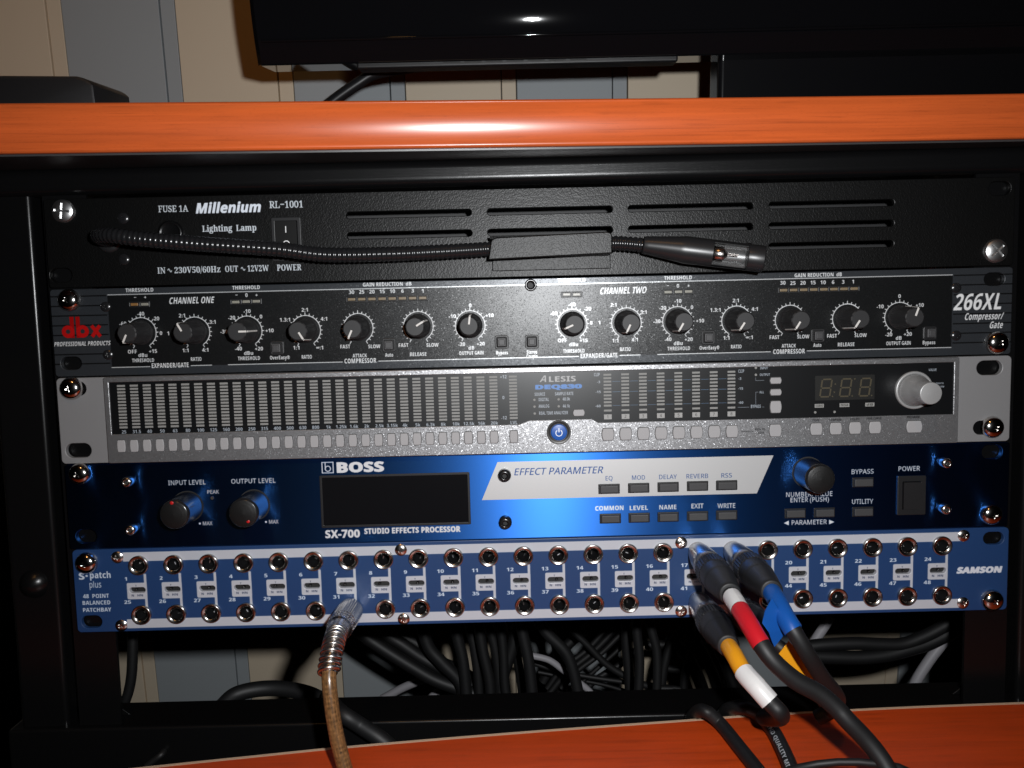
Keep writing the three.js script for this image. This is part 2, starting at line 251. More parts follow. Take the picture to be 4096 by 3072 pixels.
// ---------------------------------------------------------------- unit 1: rack light
{
  const yb = 0.5, u = rackThing('rack_light_panel', 'black textured rack light panel with vent slots and a gooseneck lamp across it', 'rack unit', yb);
  const L = (t, x, y, z = 0) => { const p = rp(t, x, y, z); return [p[0], p[1] - yb]; };
  const pr = new Print(-W / 2, 0, W, H, K, '#080808'), ser = { font: 'bold serif', color: '#cfd6dc' }, T = (s, t, x0, y0, x1, y1, cap, o = ser) => pr.text(s, L(t, x0, y0), L(t, x1, y1), cap * PX, o);
  T('FUSE 1A', 'A', 1000, 1340, 1190, 1336, 39, { ...ser, font: 'normal serif', stroke: 0.12 }); T('Millenium', 'A', 1232, 1348, 1648, 1340, 60, { font: 'bold sans-serif', color: '#dfe6f0', skew: 0.22, stroke: 0.32 });
  T('RL\u22121001', 'A', 1702, 1315, 1918, 1310, 42, { ...ser, font: 'normal serif', stroke: 0.12 }); T('Lighting  Lamp', 'A', 1278, 1465, 1622, 1458, 38, { ...ser, stroke: 0.05 });
  const sine = (t, x, y) => { const [a, b] = L(t, x, y), q = []; for (let i = 0; i <= 12; i++) q.push([a - 1.0 + i / 6, b + 0.75 * Math.sin(i / 12 * Math.PI * 2)]); pr.line(q, 0.42, '#cfd6dc'); };
  T('IN', 'D', 995, 68, 1047, 66, 38); sine('D', 1073, 49); T('230V50/60Hz', 'D', 1102, 66, 1395, 59, 38); T('OUT', 'D', 1422, 58, 1506, 56, 38); sine('D', 1536, 39); T('12V2W', 'D', 1563, 56, 1700, 52, 38); T('POWER', 'D', 1750, 51, 1905, 47, 38);
  const holes = [];
  for (let row = 0; row < 3; row++) for (let col = 0; col < 4; col++) { const a = L('B', 132, 1356), b = L('C', 1393, 1284), w = L('B', 925, 1333)[0] - a[0], x = a[0] + w / 2 + (b[0] - w - a[0]) * col / 3; holes.push(rhole(x, (a[1] + b[1]) / 2 - row * 10.1, w, 3.15)); }
  const sw = L('A', 1812, 1470);
  holes.push(rhole(sw[0], sw[1] - 3.3, 12.6, 19.6, 0.4));
  const mat = phys({ map: pr.map(), roughness: 0.39, specularIntensity: 0.55, bumpMap: tex(leather, W / 28, H / 28), bumpScale: 0.000042 });
  const slots = [['A', 402, 1340], ['D', 385, 80, 11, 6.8], ['C', 2060, 1190, 11, 6.8], ['C', 2030, 1590]];
  const panel = mesh('panel', planarUV(extrude(panelShape(yb, slots, holes), -3, 0, 0.35), -W / 2, 0, W, H), mat, u);
  mesh('chassis', box(430, 41.5, 120), M.chassis, u, 1, 21.9, -90);
  screwAt(u, yb, bigCross, M.zinc, 'mounting_screw', 'A', 402, 1335, 0, -0.12); screwAt(u, yb, bigCross, M.zinc, 'mounting_screw', 'C', 2030, 1586, 0, 0.75, 1.04);
  for (const [x, y] of [[780, 1380], [785, 1640]]) screwAt(u, yb, smallScrew, M.knobGloss, 'bracket_screw', 'A', x, y, 0, 0.3, 0.92);
  const fuse = L('A', 1085, 1475); mesh('fuse_cap', lathe([[6.2, 0], [6.2, 1.6], [5.6, 2.4], [4.6, 2.4], [4.4, 1.6], [0, 1.6]]), M.frame, u, ...fuse, 0);
  const swM = mesh('rocker_switch', merge([extrude((() => { const s = rshape(0, 0, 14.6, 21.6, 0.8); s.holes.push(rhole(0, 0, 11, 17.8, 0.3)); return s; })(), -4, 1.1, 0.3)]), M.plastic, u, sw[0], sw[1] - 3.3, 0);
  const rp1 = new Print(-5.4, -8.8, 10.8, 17.6, 12, '#0b0b0b'); rp1.rect(-0.25, 3.1, 0.5, 3.2, '#e8e8e8'); rp1.arc(0, -2.4, 1.5, 0, 6.283, 0.5, '#e8e8e8');
  const rocker = new THREE.ExtrudeGeometry((() => { const s = new THREE.Shape(); s.moveTo(-8.8, -3); s.lineTo(8.8, -3); s.lineTo(8.8, 2.3); s.quadraticCurveTo(0, -1.2, -8.8, 0.2); s.closePath(); return s; })(), { depth: 10.8, bevelEnabled: false, curveSegments: 10 });
  mesh('rocker', planarUV(scaled(rocker.translate(0, 0, -5.4).rotateY(Math.PI / 2).rotateX(-Math.PI / 2).rotateY(0).rotateZ(Math.PI)), -5.4, -8.8, 10.8, 17.6), std({ map: rp1.map(), roughness: 0.35 }), swM, 0, 0, -1.4);
  // gooseneck: ribbed tube
  const neckPts = [['A', 690, 1520, 1], ['A', 640, 1505, 8], ['A', 625, 1488, 16], ['A', 720, 1490, 22], ['A', 900, 1512, 23], ['A', 1300, 1545, 21], ['A', 1750, 1575, 18], ['B', 0, 1610, 15], ['B', 400, 1606, 13], ['B', 760, 1590, 11.5], ['B', 1060, 1572, 10], ['B', 1450, 1545, 9], ['B', 1820, 1538, 10], ['B', 2035, 1552, 12]].map(([t, x, y, z]) => rw(t, x, y, z));
  const ribbed = (pts, r, pitch) => {
    const cv = new THREE.CatmullRomCurve3(pts, false, 'catmullrom', 0.5), len = cv.getLength() / MM, rings = Math.floor(len / pitch), seg = rings * 4, fr = cv.computeFrenetFrames(seg, false), pos = [], idx = [], rad = 14;
    for (let i = 0; i <= seg; i++) { const c = cv.getPointAt(i / seg), R = (r - [0.55, 0.04, 0, 0.04][i % 4]) * MM; for (let j = 0; j <= rad; j++) { const a = j / rad * Math.PI * 2, s = Math.sin(a), k = -Math.cos(a); pos.push(c.x + R * (k * fr.normals[i].x + s * fr.binormals[i].x), c.y + R * (k * fr.normals[i].y + s * fr.binormals[i].y), c.z + R * (k * fr.normals[i].z + s * fr.binormals[i].z)); } }
    for (let i = 0; i < seg; i++) for (let j = 0; j < rad; j++) { const a = i * (rad + 1) + j, b = a + rad + 1; idx.push(a, b, a + 1, a + 1, b, b + 1); }
    const g = new THREE.BufferGeometry(); g.setAttribute('position', new THREE.Float32BufferAttribute(pos, 3)); g.setIndex(idx); g.computeVertexNormals(); return g;
  };
  world('gooseneck', ribbed(neckPts, 3.7, 2.35), M.knobGloss, u);
  const np = L('A', 690, 1520); mesh('neck_socket', lathe([[0, 2], [3, 2], [5, 1.6], [6, 0.8], [6, 0]]), M.plastic, u, ...np, 0);
  // clamp that holds the neck against the panel
  const cl = [['L', 160, 168], ['L', 890, 130], ['L', 935, 165], ['L', 935, 278], ['L', 90, 322], ['L', 105, 215]].map(([t, x, y]) => L(t, x, y, 15));
  const cs = new THREE.Shape(); cs.moveTo(...cl[0]); cs.lineTo(...cl[1]); cs.quadraticCurveTo(cl[2][0], cl[1][1], ...cl[2]); cs.lineTo(...cl[3]); cs.lineTo(...cl[4]); cs.lineTo(...cl[5]); cs.quadraticCurveTo(cl[5][0], cl[0][1], ...cl[0]);
  const tough = phys({ color: rgb(0.004, 0.004, 0.004), roughness: 0.42, specularIntensity: 0.6, bumpMap: tex(leather, 1 / 0.028, 1 / 0.028), bumpScale: 0.000042 });
  const clampG = extrude(cs, 13.2, 15, 0.6); planarUV(clampG, 0, 0, 1000, 1000);
  const lipH = Math.abs(cl[2][1] - cl[3][1]), cx = (cl[3][0] + cl[4][0]) / 2, cw = cl[3][0] - cl[4][0], cyB = (cl[3][1] + cl[4][1]) / 2, cyT = cyB + lipH;
  const clamp = mesh('neck_clamp', clampG, tough, u);
  const wallG = new THREE.BoxGeometry(cw - 2, 1.6, 13.6); mesh('clamp_side', scaled(wallG.clone()), tough, clamp, cx, cyB + 1.4, 6.7); mesh('clamp_flange', planarUV(rbox(cw * 0.985, 9, 1.4, 0.4), 0, 0, 1000, 1000), tough, clamp, cx + 1.2, cyB - 1.2, 0.72);
  mesh('clamp_side', scaled(wallG.clone()), tough, clamp, cx, cyT + 2.0, 6.7);
  // lamp head: collar, tapered barrel, open bulb window and end cap
  const a0 = rw('L', 1155, 222, 13), a1 = rw('L', 1965, 318, 21), len = a1.distanceTo(a0) / MM, head = (g, from) => along(move(g, 0, 0, from), a0, a1);
  const f = len / 100;
  world('lamp_barrel', head(lathe([[0, -1], [3.9, -1], [4.3, 0], [4.5, 2], [6.2, 30 * f], [6.6, 34 * f], [6.5, 57 * f], [6.2, 57.5 * f], [5.2, 57 * f], [5, 40 * f], [0, 40 * f]]), 0), std({ color: rgb(0.014, 0.014, 0.015), roughness: 0.34 }), u);
  const barrel = u.children[u.children.length - 1];
  const hood = new THREE.CylinderGeometry(6.3, 6.5, 43 * f, 26, 1, true, 5.85, 3.95).rotateX(Math.PI / 2).translate(0, 0, 78.5 * f);
  const hood2 = new THREE.CylinderGeometry(5.4, 5.6, 43 * f, 26, 1, true, 5.85, 3.95).rotateX(Math.PI / 2).translate(0, 0, 78.5 * f);
  const toCam = camera.position.clone().sub(a0).normalize();
  for (const [name, g] of [['lamp_hood', hood], ['hood_lining', hood2]]) world(name, head(scaled(g), 0), name === 'lamp_hood' ? new THREE.MeshStandardMaterial({ color: rgb(0.014, 0.014, 0.015), roughness: 0.34, side: THREE.DoubleSide }) : new THREE.MeshStandardMaterial({ color: rgb(0.2, 0.2, 0.2), roughness: 0.35, metalness: 0.6, side: THREE.DoubleSide }), u);
  world('lamp_end_cap', head(lathe([[0, 86 * f], [5.3, 86 * f], [6.35, 86.5 * f], [6.4, 99 * f], [5.9, 100 * f], [0, 100 * f]]), 0), std({ color: rgb(0.014, 0.014, 0.015), roughness: 0.34 }), u);
  world('bulb', head(lathe([[0, 57 * f], [3.9, 57 * f], [4.0, 60 * f], [4.0, 80 * f], [3.2, 84 * f], [1.4, 86 * f], [0, 86 * f]]), 0), phys({ color: rgb(0.95, 0.95, 0.95), roughness: 0.03, transmission: 1, thickness: 0, ior: 1.5 }), u);
  const bulb = u.children[u.children.length - 1];
  world('bulb_base', head(lathe([[0, 56 * f], [3.5, 56 * f], [3.5, 66 * f], [2.6, 67 * f], [1, 70 * f], [0, 70 * f]]), 0), M.nickel, u);
  world('filament_support', head(merge([cyl(0.25, 0.25, 67 * f, 79 * f, 6), move(cyl(0.25, 0.25, 67 * f, 79 * f, 6), 1.2, 0.5, 0)]), 0), M.nickel, u);
}

// ---------------------------------------------------------------- unit 2: compressor
{
  const yb = -44.0, u = rackThing('compressor_gate', 'dark grey compressor unit with fourteen black knobs and a red logo', 'rack unit', yb);
  const L = (t, x, y, z = 0) => { const p = rp(t, x, y, z); return [p[0], p[1] - yb]; };
  const GREY = '#33363a', pr = new Print(-W / 2, 0, W, H, K, GREY).mask(), wh = '#dcdedf';
  const T = (s, t, x0, y0, x1, y1, cap, o = {}) => pr.text(s, L(t, x0, y0), L(t, x1, y1), cap * PX, { color: wh, ...o }), TC = (s, t, x, y, cap = 22, o = {}) => pr.text(s, L(t, x, y), null, cap * PX, { color: wh, ...o });
  const bx0 = (L('D', 680, 200)[0] + L('D', 705, 660)[0]) / 2, bx1 = L('F', 1757, 300)[0], lineY = (L('D', 680, 200)[1] + L('F', 1762, 83)[1]) / 2, lowY = (L('D', 703, 660)[1] + L('F', 1752, 538)[1]) / 2;
  pr.rect(bx0, lowY, bx1 - bx0, lineY - lowY, '#141516'); pr.rect(bx0, lineY - 0.2, bx1 - bx0, 0.42, wh);
  for (let i = 0; i < 8; i++) { const y = lineY - 0.3 - i * 4.83; pr.rect(-W / 2, y - 0.28, bx0 + W / 2 - 0.6, 0.56, '#0c0c0d'); pr.rect(bx1 + 0.6, y - 0.28, W, 0.56, '#0c0c0d'); }
  const hl = (ta, xa, tb, xb) => pr.rect(L(ta, xa, 640)[0], lowY - 0.2, L(tb, xb, 590)[0] - L(ta, xa, 640)[0], 0.4, wh);
  hl('D', 703, 'D', 945); hl('D', 1205, 'D', 1337); hl('D', 1440, 'D', 2165); hl('E', 338, 'E', 1605); hl('E', 1862, 'E', 1995); hl('E', 2100, 'F', 612); hl('F', 838, 'F', 1752);
  T('THRESHOLD', 'D', 793, 185, 972, 183, 22); T('THRESHOLD', 'D', 1467, 170, 1645, 167, 22); T('THRESHOLD', 'E', 1470, 125, 1647, 122, 22);
  pr.text('THRESHOLD', L('E', 2143, 110), L('F', 115, 107), 22 * PX, { color: wh });
  T('CHANNEL ONE', 'D', 1066, 260, 1352, 254, 40, { skew: 0.2 }); T('CHANNEL TWO', 'E', 1734, 199, 2030, 193, 41, { skew: 0.2 });
  for (const [s, t, x, y] of [['\u2212', 'D', 855, 230], ['+', 'D', 918, 230], ['\u2212', 'D', 1495, 216], ['0', 'D', 1558, 217], ['+', 'D', 1622, 215], ['\u2212', 'E', 2168, 157], ['0', 'F', 25, 157], ['+', 'F', 92, 155]]) TC(s, t, x, y);
  T('GAIN REDUCTION  dB', 'E', 238, 150, 547, 145, 24); T('GAIN REDUCTION  dB', 'F', 760, 92, 1062, 87, 24);
  ['30', '25', '20', '15', '10', '6', '3', '1'].forEach((s, i) => { TC(s, 'E', 168 + i * 64.5, 200 - i * 1.4, 23); TC(s, 'F', 688 + i * 63.5, 142 - i * 1.2, 23); });
  T('EXPANDER/GATE', 'D', 957, 665, 1195, 661, 30); T('EXPANDER/GATE', 'E', 1613, 604, 1850, 600, 30); T('COMPRESSOR', 'E', 122, 637, 325, 633, 29); T('COMPRESSOR', 'F', 625, 577, 828, 572, 29);
  for (const [s, t, x, y] of [['-60', 'D', 777, 397], ['-40', 'D', 890, 335], ['-20', 'D', 985, 366], ['0', 'D', 1018, 457], ['OFF', 'D', 837, 574], ['+15', 'D', 968, 571], ['dBu', 'D', 904, 598], ['2:1', 'D', 1152, 348], ['3:1', 'D', 1346, 388], ['1', 'D', 1065, 458], ['1:1', 'D', 1175, 567], ['4:1', 'D', 1300, 564], ['-20', 'D', 1465, 361], ['-10', 'D', 1562, 319], ['0', 'D', 1650, 353], ['+10', 'D', 1704, 440], ['-30', 'D', 1415, 447], ['-40', 'D', 1508, 557], ['+20', 'D', 1637, 555], ['dBu', 'D', 1572, 584], ['1.3:1', 'D', 1803, 374], ['2:1', 'D', 1928, 312], ['4:1', 'D', 2050, 368], ['1:1', 'D', 1875, 550], ['\u221e:1', 'D', 2022, 548],
    ['-10', 'E', 805, 350], ['0', 'E', 918, 283], ['+10', 'E', 1040, 345], ['-20', 'E', 864, 528], ['+20', 'E', 985, 526], ['dB', 'E', 925, 551], ['-60', 'E', 1447, 333], ['-40', 'E', 1562, 277], ['-20', 'E', 1660, 303], ['0', 'E', 1683, 392], ['OFF', 'E', 1500, 503], ['+15', 'E', 1635, 503], ['dBu', 'E', 1572, 528], ['2:1', 'E', 1825, 279], ['3:1', 'E', 2015, 326], ['1', 'E', 1735, 392], ['1:1', 'E', 1837, 504], ['4:1', 'E', 1960, 500], ['-20', 'E', 2135, 299], ['-30', 'E', 2098, 384], ['-40', 'E', 2168, 498],
    ['-10', 'F', 25, 256], ['0', 'F', 113, 294], ['+10', 'F', 165, 379], ['+20', 'F', 93, 495], ['dBu', 'F', 27, 521], ['1.3:1', 'F', 263, 311], ['2:1', 'F', 392, 251], ['4:1', 'F', 512, 307], ['1:1', 'F', 333, 489], ['\u221e:1', 'F', 477, 485], ['-10', 'F', 1303, 291], ['0', 'F', 1425, 224], ['+10', 'F', 1553, 282], ['-20', 'F', 1357, 466], ['+20', 'F', 1477, 463], ['dB', 'F', 1420, 489]]) TC(s, t, x, y, 23);
  for (const [s, t, x0, y0, x1, y1] of [['THRESHOLD', 'D', 835, 630, 976, 628], ['RATIO', 'D', 1205, 622, 1275, 620], ['THRESHOLD', 'D', 1503, 615, 1645, 612], ['OverEasy\u00ae', 'D', 1705, 612, 1833, 609], ['RATIO', 'D', 1905, 606, 1973, 604], ['FAST', 'E', 95, 542, 160, 541], ['SLOW', 'E', 272, 540, 350, 538], ['ATTACK', 'E', 175, 599, 265, 597], ['Auto', 'E', 380, 593, 432, 592], ['FAST', 'E', 463, 534, 528, 533], ['SLOW', 'E', 640, 530, 718, 529], ['RELEASE', 'E', 535, 591, 643, 589], ['OUTPUT GAIN', 'E', 847, 583, 1005, 580], ['Bypass', 'E', 1080, 581, 1157, 579], ['Stereo', 'E', 1275, 575, 1342, 574], ['Couple', 'E', 1272, 602, 1345, 600], ['THRESHOLD', 'E', 1505, 570, 1642, 567], ['RATIO', 'E', 1863, 560, 1933, 558], ['OverEasy\u00ae', 'F', 160, 550, 288, 547], ['RATIO', 'F', 358, 543, 428, 541], ['FAST', 'F', 602, 482, 667, 481], ['SLOW', 'F', 777, 478, 855, 477], ['ATTACK', 'F', 680, 537, 770, 535], ['Auto', 'F', 880, 531, 933, 530], ['FAST', 'F', 965, 475, 1030, 474], ['SLOW', 'F', 1140, 470, 1218, 469], ['RELEASE', 'F', 1033, 529, 1142, 527], ['OUTPUT GAIN', 'F', 1340, 521, 1498, 518], ['Bypass', 'F', 1570, 517, 1652, 515]]) T(s, t, x0, y0, x1, y1, 22);
  pr.text('THRESHOLD', L('E', 2163, 553), L('F', 103, 550), 22 * PX, { color: wh });
  // left and right ears
  const lg = L('D', 393, 478), rE = '#a80d0d', hgt = 80 * PX, c = pr.c, ring = (x) => { pr.arc(x, lg[1] + hgt / 2, hgt / 2 - 1.05, 0, 6.283, 2.1, rE); };
  ring(lg[0] + hgt / 2); ring(lg[0] + hgt * 1.5 + 0.9); pr.rect(lg[0] + hgt - 2.1, lg[1], 2.1, 133 * PX, rE); pr.rect(lg[0] + hgt + 0.9, lg[1], 2.1, 133 * PX, rE);
  const xx = lg[0] + hgt * 2 + 1.9; pr.line([[xx + 0.4, lg[1] + 0.4], [xx + 4.6, lg[1] + hgt - 0.4]], 1.9, rE); pr.line([[xx + 0.4, lg[1] + hgt - 0.4], [xx + 4.6, lg[1] + 0.4]], 1.9, rE);
  T('PROFESSIONAL PRODUCTS', 'D', 340, 529, 697, 523, 27, { skew: 0.2 }); T('266XL', 'F', 1760, 302, 2068, 294, 102, { skew: 0.2 }); T('Compressor/', 'F', 1833, 361, 2078, 353, 42, { skew: 0.2 }); T('Gate', 'F', 1990, 413, 2076, 411, 42, { skew: 0.2 });
  // knob scales
  const knobs = [['D', 893, 442, 245], ['D', 1232, 438, 119], ['D', 1562, 432, 0], ['D', 1932, 428, 301], ['E', 210, 415, 245], ['E', 590, 403, 31], ['E', 918, 398, 83], ['E', 1562, 388, 203], ['E', 1905, 380, 244], ['F', 22, 372, 240], ['F', 395, 368, 237], ['F', 733, 363, 238], ['F', 1095, 355, 237], ['F', 1425, 345, 70]];
  for (const [t, x, y] of knobs) { const [a, b] = L(t, x, y), D = Math.PI / 180; pr.arc(a, b, 7.45, 238 * D, -58 * D, 0.42, wh); for (let i = 0; i <= 20; i++) { const q = (240 - i * 15) * D, r1 = i % 10 ? (i === 0 || i === 20 ? 9.2 : 8.6) : 9; pr.line([[a + 7.4 * Math.cos(q), b + 7.4 * Math.sin(q)], [a + r1 * Math.cos(q), b + r1 * Math.sin(q)]], 0.4, wh); } }
  const mat = std({ map: pr.map(), roughness: 0.33, metalness: 0.3, metalnessMap: pr.twin.map(false), normalMap: tex(flakes, W / 120, H / 120), normalScale: new THREE.Vector2(0.45, 0.45) });
  const slots = [['D', 445, 240], ['D', 450, 637], ['F', 2025, 105], ['F', 2030, 507]], jack = L('E', 1300, 143);
  mesh('panel', planarUV(extrude(panelShape(yb, slots, [chole(jack[0], jack[1], 1.6)]), -3, 0, 0.35), -W / 2, 0, W, H), mat, u); chassis(u);
  screwAt(u, yb, domeScrew, M.chrome, 'mounting_screw', 'D', 440, 238, 0, 0.4); screwAt(u, yb, domeScrew, M.chrome, 'mounting_screw', 'F', 2037, 507, 0, 0.9, 1.05);
  for (const [t, x, y] of [['D', 668, 280], ['D', 683, 583], ['F', 1783, 160], ['F', 1783, 462]]) screwAt(u, yb, smallScrew, M.knobGloss, 'panel_screw', t, x, y, 0, 0.2, 0.85);
  mesh('recessed_screw', lathe([[1.5, -1.5], [1.6, 0.2], [2.2, 0.7], [2.9, 0.5], [3.1, 0]]), M.knobGloss, u, jack[0], jack[1], 0);
  // knobs
  const body = []; for (const [r, z] of [[6.2, 0.3], [6.25, 1.6], [5.75, 2.2], [5.5, 3], [4.95, 14.6], [4.65, 15.8], [4.1, 16.2], [0, 16.2]]) body.push([r, z]);
  const bodyG = (() => { const g = new THREE.LatheGeometry(body.map(([r, z]) => new THREE.Vector2(r, z)), 72).rotateX(Math.PI / 2), p = g.attributes.position; for (let i = 0; i < p.count; i++) { const z = p.getZ(i); if (z > 2.5 && z < 15.9) { const a = Math.atan2(p.getY(i), p.getX(i)), k = 1 - 0.035 * Math.max(0, Math.cos(a * 9)) ; p.setX(i, p.getX(i) * k); p.setY(i, p.getY(i) * k); } } g.computeVertexNormals(); return crease(scaled(g), 0.55); })();
  const pointG = merge([move(rbox(4.0, 0.95, 0.3, 0.14), 2.75, 0, 16.25), along(rbox(0.4, 0.85, 13.4, 0.14).translate(0, 0, 0.0067), V(0.00562, 0, 0.0024), V(0.00508, 0, 0.0158))]);
  for (const [t, x, y, a] of knobs) { const [kx, ky] = L(t, x, y), k = mesh('knob', bodyG, M.knob, u, kx, ky, 0); spin(k, a * Math.PI / 180); mesh('pointer', pointG, M.white, k); }
  // push buttons in square wells, light windows
  const wellG = extrude((() => { const s = rshape(0, 0, 6.9, 6.9, 1.2); s.holes.push(rhole(0, 0, 4.9, 4.9, 0.5)); return s; })(), -1, 0.8, 0.3), capG = merge([rbox(4.5, 4.5, 2.6, 0.5), move(rbox(3, 3, 0.6, 0.3), 0, 0, 1.5)]);
  for (const [t, x, y] of [['D', 1752, 540], ['E', 405, 522], ['E', 1117, 503], ['E', 1307, 500], ['F', 215, 474], ['F', 908, 462], ['F', 1615, 446]]) { const p = L(t, x, y), b = mesh('push_button', capG, M.key, u, p[0], p[1], 1.3); mesh('button_well', wellG, M.plastic, b, 0, 0, -1.3); mesh('well_floor', box(5.2, 5.2, 0.3), M.hole, b, 0, 0, -1.1); }
  const led = [std({ color: rgb(0.2, 0.15, 0.09), roughness: 0.35 }), std({ color: rgb(0.25, 0.24, 0.2), roughness: 0.35 }), std({ color: rgb(0.24, 0.12, 0.04), roughness: 0.35 })], ledG = rbox(3.7, 1.35, 0.8, 0.2);
  for (const [list, w, k] of [[[['D', 850, 265], ['D', 915, 264]], 10.4, 2], [[['D', 1490, 250], ['D', 1556, 247], ['D', 1620, 245]], 15.8, 1], [[['E', 1527, 202], ['E', 1590, 202]], 10.8, 1], [[['E', 2168, 187], ['F', 28, 185], ['F', 92, 183]], 15.8, 1],
    [[...Array(8).keys()].map((i) => ['E', 168 + i * 64.2, 233 - i * 1.3]), 41.6, 0], [[...Array(8).keys()].map((i) => ['F', 692 + i * 63.7, 175 - i * 1.4]), 41, 0]]) {
    const ps = list.map((q) => L(...q)), cx = (ps[0][0] + ps[ps.length - 1][0]) / 2, cy = (ps[0][1] + ps[ps.length - 1][1]) / 2, s = rshape(0, 0, w, 2.9, 0.3); ps.forEach((p) => s.holes.push(rhole(p[0] - cx, p[1] - cy, 4.2, 1.75, 0.15)));
    const bar = mesh('light_window', extrude(s, -0.8, 0.55, 0.2), M.plastic, u, cx, cy, 0); ps.forEach((p, i) => mesh('indicator_light', ledG, led[k === 2 ? (i ? 1 : 2) : k], bar, p[0] - cx, p[1] - cy, -0.1));
  }
}

// ---------------------------------------------------------------- unit 3: graphic equaliser
{
  const yb = -88.4, u = rackThing('graphic_equaliser', 'silver digital equaliser with rows of grey bar lights and a round blue power button', 'rack unit', yb), ZF = 2.6;
  const L = (t, x, y, z = ZF) => { const p = rp(t, x, y, z); return [p[0], p[1] - yb]; };
  const earMat = std({ color: rgb(0.25, 0.25, 0.255), roughness: 0.5, metalness: 0.25 });
  const slots = [['D', 470, 797, 12.5, 7.2], ['D', 500, 1187, 13, 7.4], ['F', 1990, 665, 13, 7.4], ['F', 1965, 1043, 12.5, 7.2]];
  mesh('ear_plate', extrude(panelShape(yb, slots, [], 0.3, 2.2), -2.4, 0.6, 0.4), earMat, u); chassis(u);
  // front casting with an opening for the dark window
  const x0 = L('D', 668, 1000)[0], x1 = L('F', 1800, 850)[0], s = rshape((x0 + x1) / 2, H / 2, x1 - x0, H - 0.2, 0.9);
  const w0 = L('D', 694, 900)[0], w1 = L('F', 1769, 800)[0], wt = L('E', 1480, 690)[1], wb = L('E', 400, 1045)[1], nL = L('E', 1225, 1022)[0], nL2 = L('E', 1290, 1000)[0], nR2 = L('E', 1690, 990)[0], nR = L('E', 1728, 1012)[0], nb = L('E', 1480, 995)[1];
  const pwr = L('E', 1478, 1072), outline = [[w0, wb], [nL, wb], [nL2, nb], [nR2, nb], [nR, wb], [w1, wb], [w1, wt], [w0, wt]], hp = new THREE.Path(); outline.forEach((p, i) => i ? hp.lineTo(...p) : hp.moveTo(...p)); s.holes.push(hp);
  const fp = new Print(x0, 0, x1 - x0, H, 4.6, '#a2a2a4'), dk = { font: 'bold sans-serif', color: '#2a2a2c' };
  const FT = (str, t, a, b, c, d, cap) => fp.text(str, L(t, a, b), L(t, c, d), cap, dk);
  FT('PUSH TO', 'N', 264, 668, 358, 664, 1.15); FT('LINK', 'N', 292, 698, 345, 696, 1.15); fp.line([L('N', 143, 680), L('N', 252, 675)], 0.2, dk.color);
  FT('STORE', 'N', 766, 588, 834, 585, 1.15); FT('COMPARE', 'N', 918, 584, 1030, 580, 1.15); FT('UTILITY', 'N', 1105, 578, 1190, 575, 1.15); FT('SAVE CURVE', 'N', 1250, 574, 1385, 570, 1.15); FT('PROGRAM', 'N', 1607, 562, 1722, 558, 1.2);
  const silver = std({ map: fp.map(), roughness: 0.37, metalness: 0.82, normalMap: tex(flakes, (x1 - x0) / 120, H / 120), normalScale: new THREE.Vector2(0.8, 0.8) });
  mesh('front_casting', planarUV(extrude(s, -0.4, ZF, 0.25, 5), x0, 0, x1 - x0, H), silver, u);
  // dark window with print
  const wp = new Print(w0 - 1, wb - 1, w1 - w0 + 2, wt - wb + 2, 2040 / (w1 - w0 + 2), '#0d0e10'), gy = '#a9b2bb', ZW = ZF - 0.6, LW = (t, x, y) => L(t, x, y, ZW), WT = (str, t, a, b, c, d, cap, o = {}) => wp.text(str, LW(t, a, b), LW(t, c, d), cap, { color: gy, ...o }), WC = (str, t, a, b, cap, o = {}) => wp.text(str, LW(t, a, b), null, cap, { color: gy, ...o });
  const bands = '25 31.5 40 50 63 80 100 125 160 200 250 315 400 500 630 800 1k 1.25k 1.6k 2k 2.5k 3.15k 4k 5k 6.3k 8k 10k 12.5k 16k 20k'.split(' ');
  const cTop0 = LW('D', 765, 780), cTop1 = LW('E', 1063, 726), cBot0 = LW('D', 779, 1042), pitch = (cTop1[0] - cTop0[0]) / 29, rows = 14, rowP = (cTop0[1] - cBot0[1]) / 13, colX = (i) => cTop0[0] + pitch * i, rowY = (r) => cTop0[1] - r * rowP, lvlX = LW('E', 1190, 850)[0];
  bands.forEach((b, i) => wp.text(b, [colX(i), cBot0[1] - 3.15], null, 1.6, { color: gy })); wp.text('LVL', [lvlX, cBot0[1] - 3.15], null, 1.6, { color: gy });
  WC('+12', 'E', 1127, 734, 1.5); WC('0', 'E', 1128, 863, 1.5); WC('-12', 'E', 1132, 993, 1.5);
  WT('A', 'M', 212, 290, 312, 288, 3.3, { color: '#9b9b9b', skew: 0.35 }); WT('LESIS', 'M', 342, 285, 755, 277, 2.6, { color: '#9b9b9b', stroke: 0.1 }); WT('DEQ830', 'M', 145, 393, 838, 380, 2.2, { color: '#3c74b8', stroke: 0.35 });
  WT('SOURCE', 'M', 140, 492, 298, 488, 1.5); WT('SAMPLE RATE', 'M', 441, 488, 716, 482, 1.5); WT('DIGITAL', 'M', 198, 570, 354, 567, 1.5); WT('ANALOG', 'M', 200, 671, 360, 668, 1.5); WT('REAL TIME ANALYZER', 'M', 205, 770, 635, 763, 1.6); WT('48.0k', 'M', 555, 563, 665, 560, 1.5); WT('44.1k', 'M', 557, 664, 662, 661, 1.5);
  WT('CLIP', 'M', 1016, 204, 1104, 200, 1.5); WC('-3', 'M', 1086, 302, 1.4); WC('-15', 'M', 1080, 452, 1.4); WC('-60', 'M', 1078, 656, 1.4);
  const m1 = LW('M', 1213, 180), m8 = LW('N', 56, 150), mX = (i) => m1[0] + (m8[0] - m1[0]) * i / 7, mRow = [180, 231, 281, 331, 383, 433, 484, 534, 585, 635, 708].map((y) => LW('M', 1213, y)[1]), mNum = LW('M', 1220, 801)[1];
